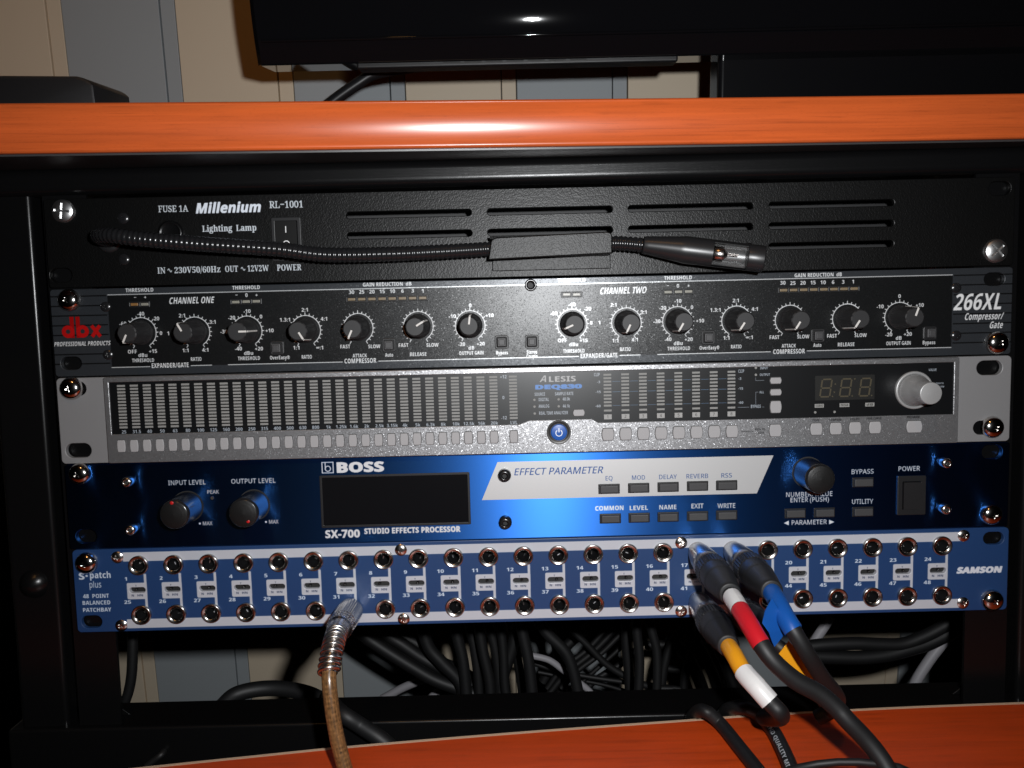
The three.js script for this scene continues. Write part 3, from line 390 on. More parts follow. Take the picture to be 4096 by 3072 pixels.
  for (const r of [2, 5, 9]) for (let i = 0; i < 7; i++) wp.line([[mX(i) + 2.4, mRow[r]], [mX(i + 1) - 2.4, mRow[r]]], 0.2, '#5f7fa0');
  WT('CLIP', 'N', 117, 160, 170, 158, 1.5); WC('-3', 'N', 132, 220, 1.3); WC('-15', 'N', 138, 309, 1.3); WC('-60', 'N', 140, 430, 1.3); WT('INPUT', 'N', 310, 125, 380, 123, 1.4); WT('OUTPUT', 'N', 306, 185, 398, 182, 1.4); WT('ALL', 'N', 304, 339, 345, 338, 1.4); WT('BYPASS', 'N', 227, 471, 318, 469, 1.5);
  wp.line([LW('N', 271, 198), LW('N', 271, 226), LW('N', 347, 224)], 0.18, gy); wp.line([LW('N', 295, 328), LW('N', 272, 328), LW('N', 272, 434)], 0.18, gy); wp.line([LW('N', 112, 462), LW('N', 215, 461)], 0.18, gy); wp.line([LW('N', 328, 459), LW('N', 348, 459)], 0.18, gy);
  WT('VALUE', 'N', 1802, 143, 1872, 140, 1.4); WT('PUSH TO', 'N', 1865, 258, 1935, 256, 0.9); WT('CONFIRM', 'N', 1872, 284, 1940, 282, 0.9);
  const ws = new THREE.Shape(outline.map(([x, y]) => new THREE.Vector2(x + (x < 0 ? -0.5 : 0.5) * (Math.abs(x - w0) < 1 || Math.abs(x - w1) < 1), y + (y > 20 ? 0.5 : -0.4))));
  const win = mesh('display_window', planarUV(extrude(ws, -0.3, ZW, 0), w0 - 1, wb - 1, w1 - w0 + 2, wt - wb + 2), std({ map: wp.map(), roughness: 0.33 }), u);
  const segMat = std({ color: rgb(0.235, 0.235, 0.225), roughness: 0.6 }), segG = box(4.0, 1.0, 0.3), stuff = [];
  for (let i = 0; i < 31; i++) for (let r = 0; r < rows; r++) { const x = i < 30 ? colX(i) : lvlX, y = rowY(r); if (i >= 15 && i < 30 || i === 30) { if (i >= 16) { mesh('bar_segment', segG, segMat, win, x, y, ZW + 0.05); continue; } } stuff.push(move(segG.clone(), x, y, ZW + 0.05)); }
  const rest = mesh('bar_segments_low_bands', merge(stuff), segMat, win); rest.userData.kind = 'stuff';
  const mSeg = box(3.9, 0.95, 0.3);
  for (let i = 0; i < 8; i++) { mRow.forEach((y) => mesh('meter_segment', mSeg, segMat, win, mX(i), y, ZW + 0.05)); const np = new Print(-1.95, -1.3, 3.9, 2.6, 12, '#9a9a98'); np.text(String(i + 1), [0, -0.75], null, 1.5, { color: '#222', font: 'normal sans-serif' }); mesh('channel_number_light', planarUV(box(3.9, 2.5, 0.3), -1.95, -1.3, 3.9, 2.6), std({ map: np.map(), roughness: 0.6 }), win, mX(i), mNum, ZW + 0.05); }
  const dotG = cyl(0.62, 0.62, 0, 0.25, 12); for (const [t, x, y] of [['M', 138, 550], ['M', 140, 650], ['M', 143, 752], ['M', 495, 543], ['M', 497, 645], ['N', 272, 113], ['N', 272, 175], ['N', 797, 507], ['N', 968, 503]]) mesh('status_light', dotG, segMat, win, ...LW(t, x, y), ZW);
  for (const [t, x, y, w, txt] of [['N', 833, 449, 4.6, 'CURVE'], ['N', 1056, 443, 4.9, 'PROGR'], ['N', 1280, 438, 4.6, 'dB']]) { const lp = new Print(-w / 2, -0.95, w, 1.9, 14, '#8f8f8d'); lp.text(txt, [-w / 2 + 0.5, -0.6], [w / 2 - 0.5, -0.6], 1.2, { color: '#33342f' }); mesh('caption_light', planarUV(box(w, 1.9, 0.3), -w / 2, -0.95, w, 1.9), std({ map: lp.map(), roughness: 0.6 }), win, ...LW(t, x, y), ZW + 0.05); }
  // seven-segment digits, unlit
  const dig = mesh('digit_display', extrude(rshape(0, 0, 30, 12.5, 0.3), -0.2, 0.12, 0), std({ color: rgb(0.012, 0.012, 0.011), roughness: 0.4 }), win, ...LW('N', 1060, 288), ZW), segD = std({ color: rgb(0.055, 0.044, 0.022), roughness: 0.6 });
  const bar = (x0, y0, x1, y1) => { const l = Math.hypot(x1 - x0, y1 - y0) - 0.7; return scaled(new THREE.BoxGeometry(l, 0.75, 0.2).rotateZ(Math.atan2(y1 - y0, x1 - x0)).translate((x0 + x1) / 2, (y0 + y1) / 2, 0.2)); };
  for (const t of [-9.6, 0.35, 10.2]) { const w = 2.45, h = 4.4, k = 0.14, P = (a, b) => [t + a * w + b * h * k, b * h]; for (const [a, b] of [[P(-1, 1), P(1, 1)], [P(-1, 0), P(1, 0)], [P(-1, -1), P(1, -1)], [P(-1, 0), P(-1, 1)], [P(1, 0), P(1, 1)], [P(-1, -1), P(-1, 0)], [P(1, -1), P(1, 0)]]) mesh('digit_segment', bar(...a, ...b), segD, dig); mesh('decimal_point', cyl(0.4, 0.4, 0.1, 0.3, 8), segD, dig, t + 3.3, -4.3, 0); }
  for (const [x, y] of [[-4.9, 1.9], [-5.4, -2.2], [4.9, 4.3]]) mesh('colon_point', cyl(0.42, 0.42, 0.1, 0.3, 8), segD, dig, x, y, 0);
  // keys
  const keyMat = std({ color: rgb(0.34, 0.335, 0.34), roughness: 0.5 }), keyRim = std({ color: rgb(0.05, 0.05, 0.05), roughness: 0.7 });
  const barrelKey = (w, h) => { const q = new THREE.Shape(), b = w * 0.09, r = Math.min(w, h) * 0.12; q.moveTo(-w / 2 + b + r, -h / 2); q.lineTo(w / 2 - b - r, -h / 2); q.quadraticCurveTo(w / 2 - b, -h / 2, w / 2 - b + 0.1, -h / 2 + r); q.quadraticCurveTo(w / 2 + b * 0.6, 0, w / 2 - b + 0.1, h / 2 - r); q.quadraticCurveTo(w / 2 - b, h / 2, w / 2 - b - r, h / 2); q.lineTo(-w / 2 + b + r, h / 2); q.quadraticCurveTo(-w / 2 + b, h / 2, -w / 2 + b - 0.1, h / 2 - r); q.quadraticCurveTo(-w / 2 - b * 0.6, 0, -w / 2 + b - 0.1, -h / 2 + r); q.quadraticCurveTo(-w / 2 + b, -h / 2, -w / 2 + b + r, -h / 2); return q; };
  const keyG = {}, key = (name, t, x, y, w, h, z = ZF) => { const id = w + 'x' + h; keyG[id] ??= [extrude(barrelKey(w, h), -0.5, 0.8, 0.28), extrude(barrelKey(w + 0.5, h + 0.5), -0.5, 0.06, 0)]; const p = Array.isArray(t) ? t : L(t, x, y, z), k = mesh(name, keyG[id][0], keyMat, u, p[0], p[1], z); mesh('key_gap', keyG[id][1], keyRim, k); };
  const k0 = L('D', 770, 1160), k1 = L('E', 1069, 1103); for (let i = 0; i < 30; i++) key('band_key', [k0[0] + (k1[0] - k0[0]) * i / 29, (k0[1] + k1[1]) / 2], 0, 0, 4.2, 6.1); key('band_key', 'E', 1193, 1100, 4.1, 6.1);
  const c0 = L('E', 1788, 1085), c8 = L('F', 366, 1067); for (let i = 0; i < 8; i++) key('channel_key', [c0[0] + (c8[0] - c0[0]) * i / 7, (c0[1] + c8[1]) / 2], 0, 0, 6.2, 6.1);
  key('link_key', 'F', 639, 1061, 6.2, 6.2); for (const [x, y] of [[897, 1052], [1020, 1049], [1142, 1045], [1268, 1042]]) key('menu_key', 'F', x, y, 6.2, 6.0); key('program_key', 'F', 1516, 1037, 8.2, 6.0);
  key('analyser_key', 'M', 793, 740, 6.0, 3.3, ZW); for (const [x, y, h] of [[447, 226, 3.1], [447, 329, 3.1], [447, 459, 6]]) key('level_key', 'N', x, y, 5.8, h, ZW);
  // power button
  const ring = mesh('power_ring', lathe([[6.15, -0.1], [6.15, 0.5], [5.8, 0.9], [4.5, 0.4], [4.35, 0.2], [0, 0.2]]), std({ color: rgb(0.05, 0.048, 0.046), roughness: 0.4, metalness: 0.5 }), u, pwr[0], pwr[1], ZF);
  const pp = new Print(-4.2, -4.2, 8.4, 8.4, 24, '#1d55a8'); pp.arc(0, -0.25, 1.6, 125 * Math.PI / 180, 415 * Math.PI / 180, 0.42, '#f2f6fa'); pp.rect(-0.22, 0.1, 0.44, 2.1, '#f2f6fa');
  mesh('power_button', planarUV(lathe([[4.15, 0.1], [4.15, 0.9], [3.7, 1.3], [0, 1.4]]), -4.2, -4.2, 8.4, 8.4), std({ map: pp.map(), roughness: 0.35 }), u, pwr[0], pwr[1], ZF);
  // value knob
  const kn = L('F', 1515, 806, ZW), knobMat = std({ color: rgb(0.42, 0.42, 0.42), metalness: 0.45, roughness: 0.42 });
  mesh('value_knob_ring', lathe([[9.6, 0], [9.6, 0.9], [9.1, 1.4], [8.2, 1.2], [8, 0]]), knobMat, u, ...kn, ZW);
  mesh('value_knob', lathe([[8, 0], [7.9, 2], [7.2, 5], [6.2, 8], [5.7, 11], [5.5, 17], [5.0, 17.6], [0, 17.7]]), knobMat, u, ...kn, ZW);
  screwAt(u, yb, domeScrew, M.chrome, 'mounting_screw', 'D', 455, 795, 0.8, 0.2, 1.03); screwAt(u, yb, domeScrew, M.chrome, 'mounting_screw', 'F', 2010, 1040, 0.8, 0.5);
}

// ---------------------------------------------------------------- unit 4: effects processor
{
  const yb = -132.9, u = rackThing('effects_processor', 'deep blue brushed metal effects processor with a dark display and a silver slanted panel', 'rack unit', yb);
  const L = (t, x, y, z = 0) => { const p = rp(t, x, y, z); return [p[0], p[1] - yb]; };
  const pr = new Print(-W / 2, 0, W, H, K, '#2a5ea8').mask(), lt = '#d6d8da', T = (s, t, x0, y0, x1, y1, cap, o = {}) => pr.text(s, L(t, x0, y0), L(t, x1, y1), cap * PX, { color: lt, ...o }), T2 = (s, a, b, cap, o = {}) => pr.text(s, L(...a), L(...b), cap * PX, { color: lt, ...o });
  const reg = { font: 'normal sans-serif', stroke: 0.08 };
  T('INPUT LEVEL', 'D', 1062, 1407, 1300, 1402, 32, reg); T('OUTPUT LEVEL', 'D', 1460, 1397, 1742, 1393, 32, reg); T('PEAK', 'D', 1308, 1462, 1384, 1460, 22, reg); T('MAX', 'G', 1280, 122, 1342, 121, 22, reg); T('MAX', 'G', 1698, 112, 1760, 111, 22, reg); pr.dot(...L('G', 1263, 113), 0.55, lt); pr.dot(...L('G', 1681, 103), 0.55, lt);
  T2('BOSS', ['E', 68, 1326], ['E', 375, 1319], 62, { stroke: 0.55 }); { const a = L('D', 2037, 1330), b = L('D', 2104, 1262); pr.line([[a[0], a[1]], [b[0], a[1]], [b[0], b[1]], [a[0], b[1]], [a[0], a[1] - 0.25]], 0.5, lt); const mx = (a[0] + b[0]) / 2 + 0.1, my = (a[1] + b[1]) / 2; pr.line([[mx - 1.3, b[1]], [mx - 1.3, my - 1.2]], 0.5, lt); pr.arc(mx, my - 0.6, 1.35, 0, 6.283, 0.5, lt); }
  T2('SX-700', ['G', 2055, 204], ['H', 222, 200], 50, { stroke: 0.3 }); T('STUDIO EFFECTS PROCESSOR', 'H', 248, 180, 855, 165, 34, { stroke: 0.25 });
  T('COMMON', 'E', 1706, 1568, 1890, 1564, 29); T('LEVEL', 'E', 1922, 1565, 2043, 1562, 29); T2('NAME', ['E', 2110, 1560], ['F', 18, 1556], 29); T('EXIT', 'F', 107, 1553, 187, 1551, 29, reg); T('WRITE', 'F', 275, 1550, 390, 1547, 29, reg);
  T('NUMBER/VALUE', 'F', 705, 1480, 1003, 1475, 30, reg); T('ENTER (PUSH)', 'F', 733, 1514, 980, 1509, 30, reg); T('BYPASS', 'F', 1118, 1337, 1263, 1333, 31, reg); T('UTILITY', 'F', 1122, 1525, 1258, 1522, 31, reg); T('POWER', 'F', 1415, 1317, 1555, 1313, 31, reg); T('PARAMETER', 'I', 740, 122, 966, 115, 31, reg);
  pr.poly([L('I', 694, 110), L('I', 726, 94), L('I', 726, 124)], lt); pr.poly([L('I', 1014, 103), L('I', 980, 88), L('I', 980, 118)], lt);
  const lineMap = tex(brush, W / 120, H / 40);
  const base = { roughness: 0.43, metalness: 1, metalnessMap: pr.twin.map(false), anisotropy: 0.9, anisotropyRotation: Math.PI / 2, bumpMap: lineMap, bumpScale: 0.000004 };
  const mat = phys({ map: pr.map(), ...base });
  const slots = [['D', 510, 1340, 9, 8], ['G', 545, 195, 10.5, 7.4], ['F', 2010, 1197, 10.5, 7.4], ['F', 2000, 1590, 9, 8]];
  mesh('panel', planarUV(extrude(panelShape(yb, slots, [], 1, 1.2), -3, 0, 0.3), -W / 2, 0, W, H), mat, u); chassis(u);
  // silver slanted field
  const q = [L('E', 1090, 1262), L('F', 628, 1218), L('F', 523, 1458), L('E', 992, 1502)], qy1 = (q[0][1] + q[1][1]) / 2, qy0 = (q[2][1] + q[3][1]) / 2, sx0 = q[3][0], sw = q[1][0] - sx0;
  const sp = new Print(sx0, qy0, sw, qy1 - qy0, 7, '#c4c4c4'), bl = '#2b4a86', ST = (s, a, b, cap, o = {}) => sp.text(s, L(...a), L(...b), cap * PX, { color: bl, font: 'normal sans-serif', ...o });
  ST('EFFECT PARAMETER', ['E', 1190, 1343], ['E', 1755, 1331], 43, { skew: 0.22, stroke: 0.06 }); ST('EQ', ['E', 1770, 1379], ['E', 1820, 1377], 28); ST('MOD', ['E', 1937, 1374], ['E', 2025, 1371], 28); ST('DELAY', ['E', 2108, 1370], ['F', 18, 1367], 28); ST('REVERB', ['F', 75, 1365], ['F', 218, 1361], 28); ST('RSS', ['F', 295, 1360], ['F', 368, 1358], 28);
  const qs = new THREE.Shape(); qs.moveTo(q[0][0], qy1); qs.lineTo(q[1][0], qy1); qs.lineTo(q[2][0], qy0); qs.lineTo(q[3][0], qy0); qs.closePath();
  mesh('silver_field', planarUV(extrude(qs, -0.3, 0.14, 0), sx0, qy0, sw, qy1 - qy0), std({ map: sp.map(), roughness: 0.45, metalness: 0.45 }), u);
  // display
  const d = [L('D', 2028, 1355), L('E', 907, 1332), L('H', 912, 112), L('G', 2042, 130)], dx = (d[0][0] + d[3][0]) / 2, dw = (d[1][0] + d[2][0]) / 2 - dx, dy = (d[2][1] + d[3][1]) / 2, dh = (d[0][1] + d[1][1]) / 2 - dy;
  const bez = rshape(dx + dw / 2, dy + dh / 2, dw + 1.4, dh + 1.4, 0.6); bez.holes.push(rhole(dx + dw / 2, dy + dh / 2, dw - 1, dh - 1, 0.4));
  const disp = mesh('display', extrude(rshape(dx + dw / 2, dy + dh / 2, dw + 0.4, dh + 0.4, 0.4), -0.4, 0.2, 0), std({ color: rgb(0.006, 0.006, 0.007), roughness: 0.16, bumpMap: tex(scuff, 0.02, 0.02), bumpScale: 0.00001 }), u); mesh('display_bezel', extrude(bez, -0.4, 0.5, 0.15), M.plastic, disp);
  // keys, knobs, screws
  const keyG = rbox(9.4, 3.9, 2.4, 0.5, 2), rimG = rbox(11.0, 5.2, 0.8, 0.5, 2), keyMat = std({ color: rgb(0.05, 0.05, 0.052), roughness: 0.5, metalness: 0.1 });
  for (const [name, t, x, y] of [['effect_key', 'E', 1795, 1430], ['effect_key', 'E', 1982, 1424], ['effect_key', 'E', 2168, 1418], ['effect_key', 'F', 148, 1412], ['effect_key', 'F', 332, 1407], ['edit_key', 'E', 1803, 1617], ['edit_key', 'E', 1985, 1612], ['edit_key', 'E', 2168, 1607], ['edit_key', 'F', 148, 1602], ['edit_key', 'F', 332, 1596], ['parameter_key', 'F', 764, 1584], ['parameter_key', 'F', 948, 1579], ['bypass_key', 'F', 1192, 1388], ['utility_key', 'F', 1191, 1574]]) { const p = L(t, x, y), k = mesh(name, keyG, keyMat, u, p[0], p[1], 0.9); mesh('key_surround', rimG, M.plastic, k, 0, 0, -0.7); }
  const knobG = lathe([[7.6, 0.3], [7.6, 1.2], [7.45, 16.2], [7.2, 17.2], [6.4, 18], [4, 18.5], [0, 18.7]], 48);
  for (const [name, t, x, y, dt, da, db] of [['input_knob', 'D', 1187, 1541, 'D', 1085, 1520], ['output_knob', 'D', 1607, 1532, 'D', 1568, 1637], ['number_knob', 'F', 846, 1326]]) {
    const p = L(t, x, y), k = mesh(name, knobG, M.knobGloss, u, p[0], p[1], 0); mesh('knob_gap', lathe([[7.6, 0.1], [8.1, 0.1]]), M.hole, k);
    mesh('knob_face', lathe([[6.5, 18.02], [4, 18.56], [0, 18.76]], 40), std({ color: rgb(0.006, 0.006, 0.006), roughness: 0.42, bumpMap: tex(scuff, 0.6, 0.6), bumpScale: 0.0001 }), k);
    if (dt) { const q = L(dt, da, db, 18.4); mesh('red_mark', lathe([[0.85, 0], [0.8, 0.3], [0, 0.35]], 14), M.red, k, q[0] - p[0], q[1] - p[1], 18.2); }
  }
  mesh('peak_light', cyl(0.9, 0.8, 0, 0.5, 14), std({ color: rgb(0.05, 0.045, 0.04), roughness: 0.3 }), u, ...L('D', 1342, 1488), 0);
  for (const [t, x, y] of [['E', 1135, 1340], ['E', 1140, 1637]]) { const k = screwAt(u, yb, capScrew, M.knobGloss, 'socket_screw', t, x, y, 0, 0, 1.28); mesh('socket', cyl(1, 1, 2.4, 2.5, 6), M.hole, k); }
  for (const [t, x, y] of [['D', 815, 1382], ['G', 838, 147], ['F', 1708, 1263], ['F', 1704, 1553]]) { const k = screwAt(u, yb, capScrew, M.nickel, 'stand_off_screw', t, x, y, 2.5, 0, 1.05); mesh('screw_shank', cyl(2.1, 2.1, -2.4, 0.2, 20), M.knobGloss, k); mesh('socket', cyl(0.88, 0.88, 2.2, 2.3, 6), M.hole, k); }
  const ps = L('F', 1497, 1470), pw = mesh('power_switch', extrude((() => { const s = rshape(0, 0, 14.6, 20.4, 0.6); s.holes.push(rhole(0, 0, 9.4, 14.4, 0.3)); return s; })(), -2, 1.0, 0.3), M.plastic, u, ps[0], ps[1], 0);
  mesh('rocker', (() => { const s = new THREE.Shape(); s.moveTo(-7, -2); s.lineTo(7, -2); s.lineTo(7, 1.2); s.quadraticCurveTo(0, -0.6, -7, 0.4); s.closePath(); return scaled(new THREE.ExtrudeGeometry(s, { depth: 9, bevelEnabled: false, curveSegments: 8 }).translate(0, 0, -4.5).rotateY(Math.PI / 2).rotateX(-Math.PI / 2).rotateZ(Math.PI)); })(), M.plastic, pw);
  screwAt(u, yb, domeScrew, M.chrome, 'mounting_screw', 'D', 510, 1335, 0, 0.6, 1.02); screwAt(u, yb, domeScrew, M.chrome, 'mounting_screw', 'F', 2000, 1590, 0, 0.1);
}

// ---------------------------------------------------------------- unit 5: patchbay
const jackAt = (row, k) => { const a = row ? rp('G', 897, 690) : rp('G', 878, 378), b = row ? rp('I', 1690, 565) : rp('I', 1692, 252); return [a[0] + (b[0] - a[0]) * k / 23, (a[1] + b[1]) / 2]; };   // rack axes, mm
{
  const yb = -177.1, u = rackThing('patchbay', 'navy blue patchbay with two rows of round sockets and pale grey bands', 'rack unit', yb), dx = 1.85;
  const L = (t, x, y, z = 0) => { const p = rp(t, x, y, z); return [p[0], p[1] - yb]; };
  const pr = new Print(-W / 2 + dx, 0, W, H, K, '#1d3c69'), gl = '#b9bcc4', wt = '#c9d4e2', dkb = '#2a3550', T = (s, t, x0, y0, x1, y1, cap, o = {}) => pr.text(s, L(t, x0, y0), L(t, x1, y1), cap * PX, { color: wt, ...o });
  T('S\u00b7', 'G', 497, 471, 560, 468, 46, { stroke: 0.15 }); T('patch', 'G', 566, 460, 704, 458, 40); T('plus', 'G', 563, 518, 642, 516, 42, { font: 'normal sans-serif' }); T('48  POINT', 'G', 525, 586, 690, 584, 25); T('BALANCED', 'G', 520, 628, 700, 626, 25); T('PATCHBAY', 'G', 522, 671, 704, 668, 25);
  T('SAMSON', 'I', 1785, 427, 2070, 420, 37, { skew: 0.22, color: '#d8dde6', stroke: 0.45 });
  const ref = (x, y) => { const p = rp('J', x, y), j = rp('J', 872, 333); return [p[0] - j[0], p[1] - j[1]]; };
  const x0 = L('G', 775, 320)[0], x1 = L('I', 1812, 190)[0], tB = [L('H', 800, 290)[1], L('H', 1000, 225)[1]], J0 = jackAt(0, 0), J1 = jackAt(1, 0), jy0 = J0[1] - yb, jy1 = J1[1] - yb;
  pr.rect(x0, jy0 + 2.1, x1 - x0, 4.8, gl); pr.rect(x0, jy1 - 7.0, x1 - x0, 4.8, gl);
  const holes = [], jackR = 3.3, pl = ref(683, 595), pl2 = ref(990, 828), sc = ref(840, 702), tc = ref(820, 648), nc = ref(772, 800), hc = ref(880, 796), num = ref(680, 562), num2 = ref(693, 905);
  for (let k = 0; k < 24; k++) {
    const jx = jackAt(0, k)[0], jb = jackAt(1, k)[0]; holes.push(chole(jx, jy0, jackR), chole(jb, jy1, jackR));
    const cc = pr.c, XL = jx + pl[0], XR = jx + pl2[0] - 0.1, YT = jy0 + pl[1], YB = jy0 + pl2[1];
    cc.fillStyle = gl; cc.beginPath(); cc.roundRect(pr.X(XL), pr.Y(YT), (XR - XL) * K, (YT - YB) * K, 0.8 * K); cc.fill(); pr.rect(XR - 1.35, YB - 5.6, 1.35, YT - YB + 5.6 + 4.6, gl);
    holes.push(rhole(jx + sc[0], jy0 + sc[1], 8.2, 2.9));
    pr.text('T', [jx + tc[0], jy0 + tc[1]], null, 0.9, { color: dkb }); pr.text('N', [jx + nc[0] - 0.75, jy0 + nc[1]], [jx + nc[0] + 0.75, jy0 + nc[1]], 1.15, { color: dkb }); pr.text('HN', [jx + hc[0] - 1.6, jy0 + hc[1]], [jx + hc[0] + 1.6, jy0 + hc[1]], 1.15, { color: dkb });
    const put = (s, [x, y]) => { const w = s.length * 0.95; pr.text(s, [jx + x - w, jy0 + y], [jx + x + w, jy0 + y], 1.7, { color: wt }); }; put(String(k + 1), num); put(String(k + 25), num2);
  }
  const slots = [['G', 580, 735, 10.6, 6.6], ['I', 2020, 207, 10.6, 6.6]];
  mesh('panel', planarUV(extrude(panelShape(yb, slots, holes, dx, 2.2), -2.6, 0, 0.35, 7), -W / 2 + dx, 0, W, H), std({ map: pr.map(), roughness: 0.42 }), u);
  mesh('chassis', box(430, 41, 60), M.chassis, u, 1, 21.9, -47);
  const ringG = lathe([[5.15, 0], [5.15, 0.9], [4.95, 1.3], [4.6, 1.4], [4.45, 1.33], [4.0, 1.2], [3.5, 1.0], [3.15, 0.72], [3.0, 0.3], [2.95, -0.6]], 36), boreG = lathe([[2.96, -0.5], [2.95, -3], [2.9, -14], [0, -14]], 20), tipG = move(scaled(new THREE.BoxGeometry(1.4, 0.35, 5).rotateX(0.35)), 0, 1.4, -5);
  const ringMat = std({ color: rgb(0.48, 0.46, 0.44), metalness: 1, roughness: 0.22 }), leverG = lathe([[0.75, -2], [0.75, -0.4], [0.5, 0.05], [0, 0.2]], 14), recess = box(8.6, 3.2, 0.4);
  for (let k = 0; k < 24; k++) for (let r = 0; r < 2; r++) { const p = jackAt(r, k), j = mesh('jack_socket', ringG, ringMat, u, p[0], p[1] - yb, 0); j.rotation.set(rr(-0.035, 0.035), rr(-0.035, 0.035), rr(0, 6)); mesh('socket_bore', boreG, M.plastic, j); mesh('spring_contact', tipG, M.satin, j); }
  for (let k = 0; k < 24; k++) { const p = jackAt(0, k), at = [0, 0, 1, 1, 0, 0, 0, 0, 1, 1, 1, 1, 1, 1, 1, 1, 0, 0, 0, 1, 1, 1, 1, 1][k]; const s = mesh('mode_switch', recess, M.hole, u, p[0] + sc[0], p[1] - yb + sc[1], -2.4); mesh('lever', leverG, M.knobGloss, s, at ? 0.6 : -1.1, 0, 1.9); }
  for (const [t, x, y, a] of [['G', 742, 327, 0.3], ['G', 768, 758, 0.9], ['H', 480, 280, 0.4], ['H', 498, 717, 0.2], ['I', 45, 235, 0.5], ['I', 45, 668, 0.1], ['I', 1830, 190, 0.6], ['I', 1825, 615, 0.3]]) screwAt(u, yb, smallScrew, M.nickel, 'panel_screw', t, x, y, 0, a, 1.05);
  screwAt(u, yb, domeScrew, M.chrome, 'mounting_screw', 'G', 550, 362, 0, 0.2, 1.02); screwAt(u, yb, domeScrew, M.chrome, 'mounting_screw', 'I', 2007, 597, 0, 0.7, 1.02);
}

// ---------------------------------------------------------------- plugs and cables in front
const jw = (row, k, z = 0) => { const p = jackAt(row, k); return V(p[0] * MM, p[1] * MM, z * MM).applyMatrix4(RACK); };
function knurl(r, z0, z1, teeth, d) { const s = new THREE.Shape(); for (let i = 0; i < teeth * 2; i++) { const a = i / teeth * Math.PI, q = r - (i % 2) * d; i ? s.lineTo(q * Math.cos(a), q * Math.sin(a)) : s.moveTo(q * Math.cos(a), q * Math.sin(a)); } s.closePath(); return scaled(new THREE.ExtrudeGeometry(s, { depth: z1 - z0, bevelEnabled: true, bevelThickness: 0.4, bevelSize: 0.4, bevelOffset: -0.4, bevelSegments: 1, curveSegments: 1 }).translate(0, 0, z0)); }
const tapeMats = { white: std({ color: rgb(0.68, 0.67, 0.66), roughness: 0.34 }), red: std({ color: rgb(0.5, 0.012, 0.02), roughness: 0.28 }), blue: std({ color: rgb(0.006, 0.075, 0.32), roughness: 0.38 }), yellow: std({ color: rgb(0.72, 0.30, 0.012), roughness: 0.28 }) };
function plugCable(name, label, row, k, tip, path, tapes, r = 3.3) {
  const root = thing(name, label, 'audio cable', 'black audio cables plugged into the patchbay'), a = jw(row, k, 1.4), b = tip;
  root.position.copy(a); root.updateMatrixWorld(true);
  const ax = (g) => along(g, a, b), len = a.distanceTo(b) / MM, s = len / 61;
  world('plug_shell', ax(lathe([[0, 0], [5.2, 0], [5.6, 2], [6.4, 9], [7.0, 18], [7.3, 27 * s], [0, 27 * s]], 40)), std({ color: rgb(0.5, 0.5, 0.5), metalness: 1, roughness: 0.3 }), root);
  world('collar', ax(knurl(7.9, 27 * s, 35 * s, 34, 0.45)), M.rubber, root);
  world('strain_relief', ax(lathe([[7.4, 34 * s], [7.5, 43 * s], [7.1, 45 * s], [6.9, 45.5 * s], [6.6, 50 * s], [5.6, 57 * s], [5.3, 59 * s], [5.1, 61 * s], [4.4, 62 * s], [0, 62 * s]], 40)), M.rubber, root);
  const pts = [b.clone().lerp(a, 0.06), ...path.map((p) => p.isVector3 ? p : rw(...p))], cv = new THREE.CatmullRomCurve3(pts, false, 'catmullrom', 0.5);
  world('cable', new THREE.TubeGeometry(cv, 120, r * MM, 16), M.cableBlack, root);
  const uAt = (q) => { if (typeof q === 'number') return q; const [X, Y] = pix(...q); let best = 0, bd = 1e9; for (let i = 0; i <= 400; i++) { const v = cv.getPointAt(i / 400).applyMatrix4(camera.matrixWorldInverse), dx = 2048 - FOCAL * v.x / v.z - X, dy = 1536 + FOCAL * v.y / v.z - Y, e = dx * dx + dy * dy; if (e < bd) { bd = e; best = i / 400; } } return best; };
  for (const [color, q0, q1, grow = 0.45] of tapes) { const u0 = uAt(q0), u1 = uAt(q1); const sub = []; for (let i = 0; i <= 24; i++) sub.push(cv.getPointAt(u0 + (u1 - u0) * i / 24)); const c2 = new THREE.CatmullRomCurve3(sub), g = new THREE.TubeGeometry(c2, 40, (r + grow) * MM, 18); const p = g.attributes.position, n = g.attributes.normal; for (let i = 0; i < p.count; i++) { const w = 0.1 * MM * Math.sin(n.getX(i) * 2.1 + n.getY(i) * 1.7 + (i > p.count * 0.55 ? 0.9 : 0)); p.setXYZ(i, p.getX(i) + n.getX(i) * w, p.getY(i) + n.getY(i) * w, p.getZ(i) + n.getZ(i) * w); } g.computeVertexNormals(); world(color + '_tape', g, tapeMats[color], root).material.side = THREE.DoubleSide; }
  return root;
}
